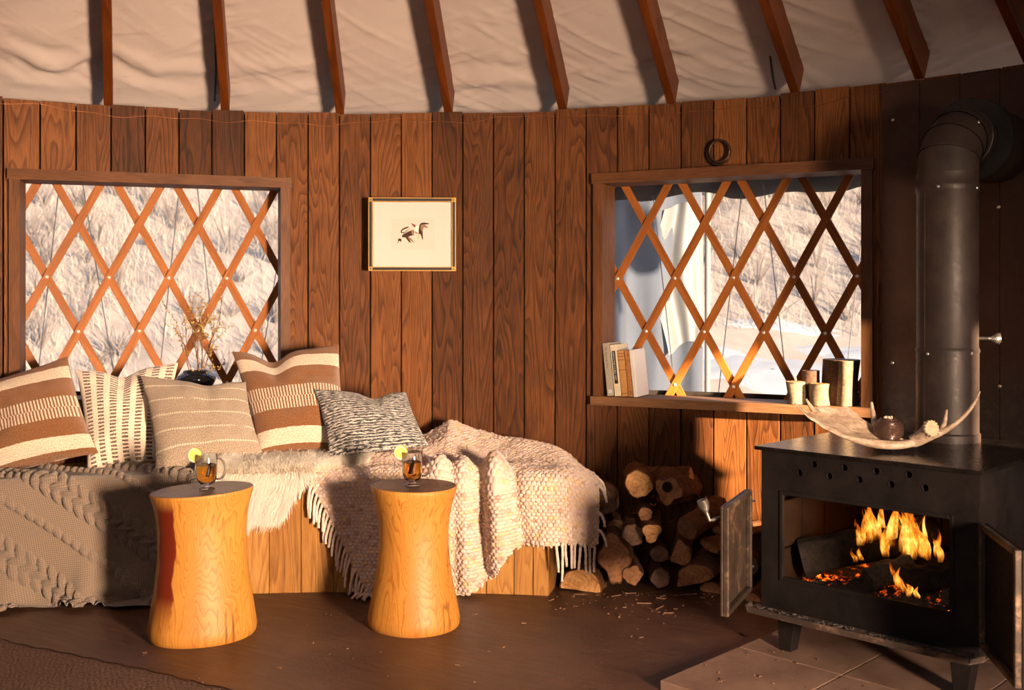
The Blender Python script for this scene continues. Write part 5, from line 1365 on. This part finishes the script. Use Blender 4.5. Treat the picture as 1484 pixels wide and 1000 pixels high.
def samp(c, f): x = f*(len(c)-1); i = min(int(x), len(c)-2); return c[i].lerp(c[i+1], x-i)
for_side = []
for sgn in (1, -1):
    P = np.zeros((n, nv, 3))
    for i in range(n):
        f = i/(n-1); a, b = samp(lowc, f), samp(upc, f)
        for j in range(nv):
            v = j/(nv-1); p = a.lerp(b, v); bow_ = math.sin(PI*v)
            ctr = Vector((0, .028, -.010))*bow_*min(1, f*3)*(1-f*.6)       # dished palm
            th_ = (.004+.010*(1-v)**2*min(1, f*4+.2)+.004*math.sin(PI*v))*(1 if f > .06 else f/.06*.8+.2)
            edge_ = min(1, (v if v < .5 else 1-v)*9)
            p = p+ctr+Vector((-.1, -.8, .3))*sgn*th_*edge_**.5+Vector((0, 0, .004*mnoise.noise(Vector((p.x*40, v*3, 1)))))
            P[i, j] = p
    for_side.append(P)
mb = MB(); mb.grid(for_side[0]); mb.grid(for_side[1]); mb.build('palm', W['antler'], parent=antler, smooth=180)
def tine(pts, r0, r1, name='tine', mat=None, soft=0):
    c = crv(pts, 8); m = len(c); mb = MB(); mb.tube(c, [(r0+(r1-r0)*(k/(m-1))**1.3)*(min(1, .12+k/(m*soft)) if soft else 1) for k in range(m)], 14); mb.build(name, mat or W['antler'], parent=antler, smooth=180)
tine([at(1186, 600, AY+.075), at(1177, 592, AY+.085), at(1168, 578, AY+.08)], .011, .003)
tine([at(1268, 622, AY+.07), at(1266, 605, AY+.09), at(1264, 592, AY+.10), at(1263, 582, AY+.10)], .010, .004)
tine([at(1200, 623, AY+.02), at(1228, 634, AY+.012), at(1262, 642, AY+.006), at(1300, 645, AY), at(1330, 640, AY), at(1352, 632, AY-.005), at(1376, 620, AY-.01), at(1398, 602, AY-.015), at(1412, 584, AY-.02), at(1420, 567, AY-.025)], .0165, .003, 'brow_tine', soft=.28)
tine([at(1322, 640, AY+.01), at(1335, 634, AY-.005), at(1346, 625, AY-.02)], .020, .024, 'pedicle')
tine([at(1364, 627, AY-.005), at(1369, 612, AY+.01), at(1372, 594, AY+.02)], .010, .0035)
bc = at(1350, 621, AY-.035); ax = Vector((.25, -.93, .25)).normalized(); sx = ax.orthogonal().normalized(); sy = ax.cross(sx); mb = MB()
prof = [(.0001, .004), (.012, .005), (.017, .003), (.0235, .004), (.0265, -.001), (.0245, -.009), (.020, -.016)]; seg = 44; vs = []
for i, (r, h_) in enumerate(prof):
    for k in range(seg):
        rr = r*(1+(.10*math.sin(k*2*PI/seg*15)+.06*math.sin(k*2.7)) if i in (3, 4, 5) else r); vs.append(bc+(sx*math.cos(2*PI*k/seg)+sy*math.sin(2*PI*k/seg))*rr+ax*h_)
mb.add(vs, [(i*seg+k, i*seg+(k+1) % seg, (i+1)*seg+(k+1) % seg, (i+1)*seg+k) for i in range(len(prof)-1) for k in range(seg)])
t = mb.build('burr', W['burr'], parent=antler, smooth=60); t['label'] = 'pale knobbly burr'
pc = at(1287, 640, AY+.045); pc.z -= .004
root = empty('round_pot', pc, 'small round bronze-glazed pot sitting in the antler', 'pot')
mb = MB(); mb.lathe([(.0005, 0), (.022, 0), (.034, .010), (.0445, .026), (.0475, .042), (.044, .058), (.034, .069), (.024, .0745), (.0225, .078), (.0205, .078), (.021, .073), (.014, .05), (.0005, .045)], pc, 48); mb.build('vessel', W['pot'], parent=root, smooth=60)
mb = MB()
for (dx, dy, r) in ((-.010, -.004, .006), (.0, -.007, .0055), (-.003, .004, .006), (.011, .0, .004)): mb.lathe([(.0003, .084), (r*.7, .083), (r, .077), (r*.8, .070), (.0003, .068)], pc+Vector((dx, dy, 0)), 10)
thing(mb, 'dried_buds', W['wax'], 'pale dried buds filling the mouth of the bronze pot', 'dried buds', smooth=180)
# ================================================================ SILL THINGS, VASE, FIREWOOD, RUG
FRR, FLL = FR['R'], FR['L']
SZ_R = WIN['R']['z'][0]+.0385; SZ_L = WIN['L']['z'][0]+.0385
def text_mesh(s, mat, parent, origin, ex, ey, h, name='lettering', spread=1.0):
    cu = bpy.data.curves.new('t', 'FONT'); cu.body = s; cu.size = 1; cu.align_x = 'LEFT'; cu.space_character = spread
    ob = bpy.data.objects.new('t', cu); COL.objects.link(ob)
    me = bpy.data.meshes.new_from_object(ob.evaluated_get(bpy.context.evaluated_depsgraph_get())); bpy.data.objects.remove(ob)
    vs = [v.co.copy() for v in me.vertices]; mb = MB()
    mb.add([Vector(origin)+ex*v.x*h+ey*v.y*h for v in vs], [tuple(p.vertices) for p in me.polygons]); bpy.data.meshes.remove(me)
    return mb.build(name, mat, parent=parent), max(v.x for v in vs)*h
# books lean to the left against the jamb; a = distance along the sill, spine faces the room
def book(a0, w, h, d, lean, mats, label, n_front=.026):
    base = FRR.p(a0, n_front, SZ_R+.001); c, s = math.cos(lean), math.sin(lean)
    ew = FRR.e*c+Vector((0, 0, s)); eh = Vector((0, 0, c))-FRR.e*s; en = -FRR.n      # lean>0 tips the top to the left
    lift = 0
    def q(x, y, z): return base+ew*x+en*y+eh*z
    root = empty('book', base, label, 'book', 'books on the window sill')
    def bx(name, mat, x0, x1, y0, y1, z0, z1, bev=.0008):
        mb = MB(); mb.hexa([q(x0, y0, z0), q(x1, y0, z0), q(x1, y1, z0), q(x0, y1, z0), q(x0, y0, z1), q(x1, y0, z1), q(x1, y1, z1), q(x0, y1, z1)]); return mb.build(name, mat, parent=root, bevel=bev, bseg=1)
    t = .002
    bx('pages', W['pages'], t, w-t, .004, d-.004, .003, h-.003, 0)
    bx('cover', mats[1], 0, t, 0, d, 0, h); bx('cover', mats[1], w-t, w, 0, d, 0, h); sp = bx('spine', mats[0], 0, w, -.003, .003, 0, h, .0015)
    return root, sp, q, ew, eh
ln = -.105
r, sp, q, ew, eh = book(.070, .031, .232, .150, -ln, (W['bk_grey'], W['bk_grey']), 'grey cloth book at the far left, leaning on the window jamb')
text_mesh('The Story of Time', W['ink'], sp, q(.010, -.0034, .215), -eh, ew, .0125)
mb = MB(); cpt = (.013, .012); mb.add([q(x, -.0034, z) for x, z in ((.008, .012), (.024, .012), (.024, .028), (.008, .028))], [(0, 1, 2, 3)]); mk = mb.build('label_mark', W['bk_white'], parent=sp)
text_mesh('C', W['ink'], sp, q(.0115, -.0037, .0145), ew, eh, .014)
r, sp, q, ew, eh = book(.1045, .029, .225, .150, -ln, (W['bk_cream'], W['bk_cream']), 'cream book with a black title band, second from the left on the sill')
mb = MB(); mb.add([q(x, -.0034, z) for x, z in ((.006, .055), (.022, .055), (.022, .198), (.006, .198))], [(0, 1, 2, 3)]); mb.build('title_band', W['black'], parent=sp)
text_mesh('NORTH FARE TO BED WEST', W['bk_white'], sp, q(.0098, -.0037, .194), -eh, ew, .0098)
for z in (.207, .035, .022): 
    mb = MB(); mb.add([q(x, -.0034, zz) for x, zz in ((.010, z), (.021, z), (.021, z+.004), (.010, z+.004))], [(0, 1, 2, 3)]); mb.build('small_print', W['caption'], parent=sp)
r, sp, q, ew, eh = book(.137, .028, .200, .125, -ln, (W['bk_tan'], W['bk_tan']), 'smooth tan leather book with dark bands across its spine')
for z in (.186, .174, .158, .115, .012):
    mb = MB(); mb.hexa([q(x, y, zz) for zz in (z, z+.0022) for x, y in ((-.0004, -.0045), (.0284, -.0045), (.0284, -.002), (-.0004, -.002))]); mb.build('spine_band', W['cinnamon'], parent=sp)
r, sp, q, ew, eh = book(.168, .020, .200, .125, -ln, (W['bk_torn'], W['bk_torn']), 'tattered brown book with a torn spine')
g = random.Random(3); mb = MB()
for k in range(34):
    z = g.uniform(.004, .19); x = g.uniform(.0, .017); w_ = g.uniform(.003, .008); hh = g.uniform(.004, .014); y = -.0035-g.uniform(0, .004)
    mb.add([q(x, -.0034, z), q(x+w_, y, z+g.uniform(-.003, .003)), q(x+w_*g.uniform(.4, 1), y-.001, z+hh), q(x-w_*.2, -.0036, z+hh*.8)], [(0, 1, 2, 3)])
mb.build('torn_leather', W['bk_tan'], parent=sp)
r, sp, q, ew, eh = book(.1905, .018, .205, .155, -ln, (W['bk_white'], W['bk_white']), 'white-covered book at the right end of the row')
# log candle holders on the right end of the sill
def holder(px0, px1, py0, n_, mat, label, pale, lit=False, seed=0):
    ctr = (px0+px1)/2
    # find a on the sill from the pixel column at offset n_
    lo, hi = 0, FRR.w
    for _ in range(40):
        m = (lo+hi)/2; p = FRR.p(m, n_, 0)
        if CX+FOC*p.x/p.y < ctr: lo = m
        else: hi = m
    p = FRR.p(lo, n_, SZ_R+.001); r = (px1-px0)/2*p.y/FOC; h = at(ctr, py0, p.y).z-p.z
    root = empty('candle_holder', p, label, 'candle holder', 'log candle holders on the sill'); seg = 40; P = np.zeros((seg, 12, 3))
    for k in range(seg):
        a = 2*PI*k/seg
        for j, f in enumerate(np.linspace(0, 1, 12)):
            rr = r*(1+.05*math.sin(2*a+seed)+.03*math.sin(3*a+f*4+seed)+.03*(2*f-1)**2); P[k, j] = (p.x+rr*math.cos(a)+.003*math.sin(f*3+seed), p.y+rr*math.sin(a), p.z+h*f)
    mb = MB(); mb.grid(P, wrap_u=True); mb.add([tuple(v) for v in P[:, 0]], [tuple(range(seg-1, -1, -1))]); mb.build('bark', mat, parent=root, smooth=60)
    mb = MB(); ri = min(.019, r*.72); t = P[:, -1]; c = t.mean(0); ring = [tuple(c+(v-c)*.93) for v in t]; hole = [(c[0]+ri*math.cos(2*PI*k/seg), c[1]+ri*math.sin(2*PI*k/seg), c[2]-.001) for k in range(seg)]
    mb.add([tuple(v) for v in t]+[(x, y, z+.0008) for x, y, z in ring]+hole, [(i*seg+k, i*seg+(k+1) % seg, (i+1)*seg+(k+1) % seg, (i+1)*seg+k) for i in range(2) for k in range(seg)], [(x-c[0], y-c[1]) for x, y, z in list(map(tuple, t))+ring+hole]); mb.build('rim', W['end_pale'] if pale else W['end_dark'], parent=root)
    mb = MB(); mb.lathe([(ri, -.012), (ri, -.004), (ri*.8, -.003), (.0005, -.004)], (c[0], c[1], c[2]), 24); cn = mb.build('tealight', W['wax'], parent=root, smooth=50)
    mb = MB(); mb.tube([(c[0], c[1], c[2]-.004), (c[0], c[1], c[2]+.004)], .0007, 5); mb.build('wick', W['char'], parent=cn)
    if lit:
        mb = MB(); mb.lathe([(.0003, .002), (.0026, .006), (.0030, .009), (.0018, .015), (.0002, .021)], tuple(c), 12); thing(mb, 'candle_flame', W['cflame'], 'tiny flame on the leftmost birch candle holder', 'candle flame', smooth=180)
holder(1141, 1167, 553, .005, W['birch'], 'short birch candle holder with a lit flame, leftmost on the sill', True, True, 1)
holder(1165, 1188, 537, -.045, W['aspen_dark'], 'medium dark-barked candle holder behind the two short birch ones', False, False, 2)
holder(1175, 1201, 556, .02, W['birch'], 'short pale birch candle holder, second from the left on the sill', True, False, 3)
holder(1193, 1244, 521, -.07, W['aspen_dark'], 'thick tall dark log candle holder at the back of the sill', False, False, 4)
holder(1214, 1236, 523, .0, W['birch'], 'tall slim pale birch candle holder by the right jamb', True, False, 5)
# black vase with dried branches on the left sill
vp = FLL.p(.80, -.055, SZ_L+.001)
lo, hi = 0, FLL.w
for _ in range(40):
    m = (lo+hi)/2; p = FLL.p(m, -.05, 0)
    if CX+FOC*p.x/p.y < 284: lo = m
    else: hi = m
vp = FLL.p(lo, -.05, SZ_L+.001); vk = vp.y/FOC
mb = MB(); mb.lathe([(.0005, 0), (.045, 0), (.055, .012), (.076, .045), (.0865, .066), (.085, .076), (.066, .092), (.056, .099), (.054, .106), (.051, .106), (.051, .098), (.06, .085), (.07, .06), (.04, .01), (.0005, .008)], vp, 56)
thing(mb, 'vase', W['blackpot'], 'squat glossy black vase on the left window sill', 'vase', smooth=60)
root = empty('dried_branch', vp+Vector((0, 0, .012)), 'dry twiggy branches with small yellow leaves standing in the black vase', 'dried branches')
g = random.Random(12); tw = MB(); lv = MB()
def grow(p, d, L, r, dep):
    pts = [Vector(p)]; d = Vector(d).normalized(); n = 6
    for i in range(n):
        d = (d+Vector((g.uniform(-.22, .22), g.uniform(-.15, .15), g.uniform(-.05, .12)))).normalized(); pts.append(pts[-1]+d*L/n)
        if dep > 0 and i >= 1 and g.random() < .85:
            s = Vector((g.uniform(-1, 1), g.uniform(-.6, .6), g.uniform(.1, .9))).normalized(); grow(pts[-1], d*.8+s*.9, L*g.uniform(.28, .5), r*.55, dep-1)
        if dep <= 1 and g.random() < .40:
            c = pts[-1]; s = g.uniform(.004, .009)*(1.5 if c.x > vp.x+.0 and g.random() < .3 else 1); a = g.uniform(0, 6); e = Vector((math.cos(a), g.uniform(-.5, .5), math.sin(a))).normalized(); f = e.orthogonal().normalized()
            lv.add([c, c+e*s+f*s*.45, c+e*s*2, c+e*s-f*s*.45], [(0, 1, 2, 3)])
    tw.tube(pts, [r*(1-.7*k/n) for k in range(n+1)], 5, cap=False)
o = vp+Vector((0, 0, .09))
for (dx, lean, L) in ((-.02, -.22, .20), (-.025, -.42, .25), (.02, .15, .24), (.022, .30, .27), (.015, .05, .26), (.03, .5, .19), (.0, .25, .22)):
    grow(o+Vector((dx, 0, 0)), (lean, g.uniform(-.2, .2), 1), L, .0028, 2)
for (dx, lean) in ((.045, .9), (.04, 1.3), (-.01, .4)): grow(o+Vector((dx, -.02, .01)), (lean, -.5, .15), .10, .0018, 1)
tw.build('twigs', W['twig'], parent=root, smooth=180); lv.build('leaves', W['twig_leaf'], parent=root)
# ---------------------------------------------------------------- firewood pile
def log(px, py, r_px, Y, d, L, side, end, label, shape='round', sq=1.0, rot=0, seed=0, knob=.07):
    c = at(px, py, Y); r = r_px*Y/FOC; ax = Vector(d).normalized()
    root = empty('firewood_log', c, label, 'firewood log', 'firewood pile')
    # outline of the cut end in the plane facing along -ax
    sx = ax.cross(Vector((0, 0, 1))).normalized(); sx = sx if sx.x > 0 else -sx; sy = Vector((0, 0, 1))-ax*ax.z; sy.normalize()
    seg = 40; out = []
    for k in range(seg):
        t = 2*PI*k/seg; x, y = math.cos(t), math.sin(t)
        if shape == 'half': x, y = x, (y if y > 0 else y*.10)-.35
        elif shape == 'quarter':
            x, y = x*1.0, y; 
            if x < -.15: x = -.15+(x+.15)*.15
            if y < -.25: y = -.25+(y+.25)*.5
        elif shape == 'slab': x, y = x*.45*(1+.25*math.sin(y*4+seed)), y*1.0
        elif shape == 'thin': x, y = x, y*.45
        elif shape == 'lobed': q = 1+.16*math.cos(3*t-PI/2); x, y = x*q, y*q
        q = 1+knob*mnoise.noise(Vector((math.cos(t)*1.7+seed*5, math.sin(t)*1.7, seed)))*2+.03*mnoise.noise(Vector((math.cos(t)*7, math.sin(t)*7, seed*3)))
        x, y = x*q*sq, y*q
        out.append((x*math.cos(rot)-y*math.sin(rot), x*math.sin(rot)+y*math.cos(rot)))
    n = 14; P = np.zeros((seg, n, 3))
    for k, (x, y) in enumerate(out):
        for i in range(n):
            f = i/(n-1); w_ = 1+.10*mnoise.noise(Vector((x*2+seed, y*2, f*4)))+.11*mnoise.noise(Vector((x*6, y*6+seed, f*9)))*(i > 0)
            bend = .02*math.sin(f*2+seed)
            P[k, i] = c+ax*(L*f)+(sx*x+sy*y)*r*w_+sx*bend*f
    mb = MB(); mb.grid(P, wrap_u=True); mb.build('bark', W[side], parent=root, smooth=60)
    for e, face in ((0, 'cut_face'), (n-1, 'cut_face')):
        q0_ = P[:, e]; cc = q0_.mean(0); q = cc+(q0_-cc)*.925-ax*(.002 if e == 0 else -.002); rim = MB(); rim.add([tuple(v) for v in q0_]+[tuple(v) for v in q], [(k, (k+1) % seg, seg+(k+1) % seg, seg+k) for k in range(seg)]); rim.build('bark_rim', W[side], parent=root); rings = [q*1.0, cc+(q-cc)*.6, cc+(q-cc)*.25]; vs = [tuple(v) for rg in rings for v in rg]+[tuple(cc)]; seg_ = seg
        uv = [((x)*r*f+.01, (y)*r*f) for f in (1, .6, .25) for x, y in out]+[(0.01, 0)]
        fs = [(i*seg+k, i*seg+(k+1) % seg, (i+1)*seg+(k+1) % seg, (i+1)*seg+k) for i in range(2) for k in range(seg)]+[(2*seg+k, 2*seg+(k+1) % seg, 3*seg) for k in range(seg)]
        mb = MB(); mb.add(vs, fs, uv); mb.build(face, W[end], parent=root, smooth=50)
    return root, c, r
B, RD = 'bark', 'bark_red'
log(874, 727, 20, 4.16, (.10, 1, -.05), .28, B, 'end_dark', 'dark round log under the right corner of the throw', seed=1)
log(926, 702, 20, 4.18, (.15, 1, -.02), .26, RD, 'end_pale', 'large pale round log at the top left of the pile', seed=2)
root, c, r = log(968, 710, 21, 4.12, (.55, 1, -.12), .30, B, 'end_mid', 'gnarled log with a dark hollow in its end, top middle of the pile', seed=3, knob=.16)
mb = MB(); cc = c+Vector((-.004, -.004, .012)); ax = Vector((.45, .9, 0)).normalized(); Mx = Matrix((Vector((ax.y, -ax.x, 0)), Vector((0, 0, 1)), -ax)).transposed()
mb.lathe([(.0215, -.002), (.020, .004), (.0155, .0045), (.013, .0005), (.007, -.0), (.005, .003), (.0005, .004)], cc, 28, axis=Mx); hol = mb.build('hollow', W['char'], parent=root, smooth=60)
hol['label'] = 'dark ringed hollow'
log(1001, 691, 15, 4.28, (-.85, .50, -.06), .27, RD, 'end_pale', 'log lying crosswise on top of the pile, pale end to the right', sq=.62, seed=4)
log(935, 745, 10.5, 4.15, (.1, 1, 0), .25, B, 'end_mid', 'thin branch log below the large pale one', seed=5)
log(944, 772, 14, 4.08, (.05, 1, .02), .28, B, 'end_pale', 'three-lobed pale log in the middle of the pile', 'lobed', seed=6)
log(995, 766, 17, 4.06, (.62, .70, .22), .24, RD, 'end_dark', 'log with a grey end and a pale split side, right middle of the pile', seed=7)
log(890, 808, 38, 4.08, (.12, 1, -.02), .26, B, 'end_mid', 'tall jagged split log standing left of the middle', 'slab', sq=1.15, seed=8, knob=.10, rot=.12)
log(916, 833, 14, 4.06, (.12, 1, 0), .25, B, 'end_mid', 'small lumpy log at the foot of the jagged split log', seed=9, knob=.13)
log(980, 803, 22, 4.06, (.25, 1, 0), .26, B, 'end_mid', 'quarter-split wedge right of the middle', 'quarter', seed=10, rot=-.3)
log(957, 838, 14, 4.10, (.1, 1, 0), .24, B, 'end_dark', 'dark round log on the floor in the middle of the pile', seed=11)
log(842, 843, 31, 4.08, (.25, 1, .0), .30, B, 'end_pale', 'half-round split log on the floor below the throw tassels', 'half', seed=12, sq=1.0, rot=-.05)
log(1007, 834, 27, 4.02, (.35, .9, .05), .26, B, 'end_mid', 'large half-round split log leaning at the right of the pile', 'half', sq=1.1, seed=13, rot=.35)
log(1028, 792, 15, 4.08, (.75, .6, .08), .20, RD, 'end_mid', 'flat split log beside the stove door', 'thin', sq=1.2, seed=14, rot=-.3)
log(1033, 855, 19, 4.06, (.5, .85, 0), .24, B, 'end_mid', 'wedge log on the floor behind the stove door', 'half', seed=15, rot=-.25)
log(956, 803, 13, 4.14, (.05, 1, 0), .22, B, 'end_dark', 'dark log deep in the middle between the lobed log and the wedge', seed=16)
log(917, 776, 16, 4.14, (.1, 1, 0), .24, B, 'end_dark', 'dark log in shadow left of the lobed log', seed=17)
log(893, 765, 13, 4.20, (.0, 1, 0), .22, B, 'end_dark', 'dark log in shadow below the round log under the throw', seed=18)
log(1040, 768, 12, 4.22, (.8, .5, .02), .22, RD, 'end_pale', 'pale split stick on top of the pile beside the stove door', 'thin', seed=19, rot=.1)
log(1086, 770, 11, 4.16, (.9, .4, .0), .16, RD, 'end_pale', 'pale split stick seen between the stove door and the stove', 'thin', seed=20)
log(1090, 868, 15, 3.95, (.5, .8, 0), .22, B, 'end_mid', 'split log on the floor between the stove door and the stove', 'half', seed=21, rot=-.2)
log(1084, 820, 15, 4.16, (.4, .9, 0), .2, B, 'end_dark', 'dark log behind the lower hinge of the stove door', seed=22)
log(1050, 815, 18, 4.16, (.3, .95, 0), .2, B, 'end_dark', 'dark log deep in the pile behind the stove door', seed=23)
# wood chips, bark shreds and ash crumbs
g = np.random.default_rng(9); mb = MB()
def chip(x, y, z, s, thin):
    a = g.uniform(0, 6.28); c, s_ = math.cos(a), math.sin(a); l = s*g.uniform(.6, 1.6); w = s*thin*g.uniform(.5, 1.2); h = g.uniform(.001, .003)+s*.08; t = g.uniform(-.2, .2)
    p = [(x+c*u*l-s_*v*w, y+s_*u*l+c*v*w, z+k*h+u*t*l*.2+abs(t)*l*.1) for k in (0, 1) for u, v in ((-1, -1), (1, -1), (1, 1), (-1, 1))]; mb.hexa(p)
for k in range(230):
    f = g.random()
    if f < .55: x, y, z = g.uniform(.12, .95), 4.05-abs(g.normal(0, .16)), .001
    elif f < .75: s = g.uniform(0, .36); d = g.uniform(0, .5); v = h0+ES*s*1.6+ED*d; x, y, z = v.x, v.y, HZ+.0005
    else: x, y, z = g.uniform(-1.6, .5), g.uniform(2.9, 3.95), .001
    if z < .01 and (Vector((x, y, 0))-h0).dot(ES) > -.02 and (Vector((x, y, 0))-h0).dot(ED) > -.02: z = HZ+.0005
    big = f < .55 and g.random() < .12
    chip(x, y, z, (.022 if big else g.choice([.0015, .0022, .0035, .006])), .16 if big else .5)
setp(mb.build('wood_chips', W['end_dark']), 'wood chips and splinters scattered on the floor and hearth', 'wood chips', kind='stuff')
mb = MB()
for k in range(160):
    s = g.uniform(-.01, SW); d = -g.uniform(.008, .06); v = SV(s, d, B0+.0022); chip(v.x, v.y, v.z, g.choice([.002, .003, .005, .008]), .6)
setp(mb.build('ash_crumbs', W['ashgrey']), 'ash and charcoal crumbs on the lip under the stove opening', 'ash', kind='stuff')
mb = MB(); gr = random.Random(8)
for k in range(46):
    p = Vector((gr.uniform(.36, .82), gr.uniform(4.03, 4.16), gr.uniform(.10, .48))); d = Vector((gr.uniform(-1, 1), gr.uniform(-.6, .1), gr.uniform(-.5, .3))).normalized(); l = gr.uniform(.015, .045)
    mb.tube([p, p+d*l*.5+Vector((0, 0, gr.uniform(-.01, .01))), p+d*l], [.0014, .0012, .0005], 4, cap=False)
setp(mb.build('bark_shreds', W['bark_red']), 'stringy bark shreds and twigs tangled in the firewood pile', 'bark shreds', kind='stuff')
# ---------------------------------------------------------------- floor rug at the lower left
a, b = Vector((-2.05, 3.642, 0)), Vector((-.62, 2.925, 0)); e = (b-a).normalized(); nn = Vector((e.y, -e.x, 0)); nn = nn if nn.y < 0 else -nn
u = np.linspace(-.25, 1.72, 220); v = np.linspace(0, 1.5, 60); U, V = np.meshgrid(u, v, indexing='ij')
edge = .004*np.sin(U*60)+.012*fbm(U*4, U*0, 3, 2)
Pq = np.stack([a.x+e.x*U+nn.x*(V+edge), a.y+e.y*U+nn.y*(V+edge), .010+.004*fbm(U*3, V*3, 7, 2)-.006*np.exp(-(V/.012)**2)], 2)
mb = MB(); mb.grid(Pq, np.stack([U, V], 2)); thing(mb, 'woven_rug', W['rug'], 'dark brown woven rug on the floor in the lower left corner', 'rug', smooth=180, solid=.006)
# ================================================================ CAMERA, LIGHT
cam = bpy.data.cameras.new('camera'); co = bpy.data.objects.new('camera', cam); COL.objects.link(co)
cam.sensor_width = 36; cam.lens = 36*FOC/1484; co.location = (0, 0, EYE); co.rotation_euler = (PI/2, 0, 0)
cam.dof.use_dof = True; cam.dof.focus_distance = 3.75; cam.dof.aperture_fstop = 4.5
cam.shift_y = -(500-HY)/1484; cam.clip_start = .02; cam.clip_end = 500
SC.camera = co
def lamp(name, typ, loc, col, energy, target=None, dirv=None, **k):
    l = bpy.data.lights.new(name, typ); o = bpy.data.objects.new(name, l); COL.objects.link(o); o.location = loc
    l.color = col; l.energy = energy
    for a, b in k.items(): setattr(l, a, b)
    d = Vector(dirv) if dirv else (Vector(target)-Vector(loc) if target else None)
    if d is not None: o.rotation_euler = d.to_track_quat('-Z', 'Y').to_euler()
    return o
SUN_D = (-.62, .78, -.195)
lamp('low_sun', 'SUN', (6, -9, 4), (1, .72, .46), 44.0, dirv=SUN_D, angle=math.radians(1.5))
dl = lamp('warm_softbox', 'AREA', (2.2, -.55, .95), (1, .715, .50), 172, target=(-1.15, 4.0, .72), shape='RECTANGLE', size=.6, size_y=.8, spread=math.radians(66))
lamp('room_fill', 'AREA', (-.9, -1.3, 1.85), (1, .86, .74), 24, target=(-.3, 4.2, .7), shape='DISK', size=1.8)
lamp('fire_glow', 'POINT', (1.20, 3.32, .43), (1, .36, .08), 2.5, shadow_soft_size=.05)
wd = bpy.data.worlds.new('World'); SC.world = wd; wd.use_nodes = True
bg = wd.node_tree.nodes['Background']; bg.inputs[0].default_value = (.58, .72, 1, 1); bg.inputs[1].default_value = 1.7
SC.view_settings.view_transform = 'Standard'; SC.view_settings.look = 'None'
SC.view_settings.gamma = 1; SC.view_settings.use_curve_mapping = False
SC.view_settings.exposure = 0.0
SC.cycles.use_denoising = True
SC.cycles.max_bounces = 10; SC.cycles.transparent_max_bounces = 24; SC.cycles.caustics_reflective = False
SC.cycles.sample_clamp_indirect = 8
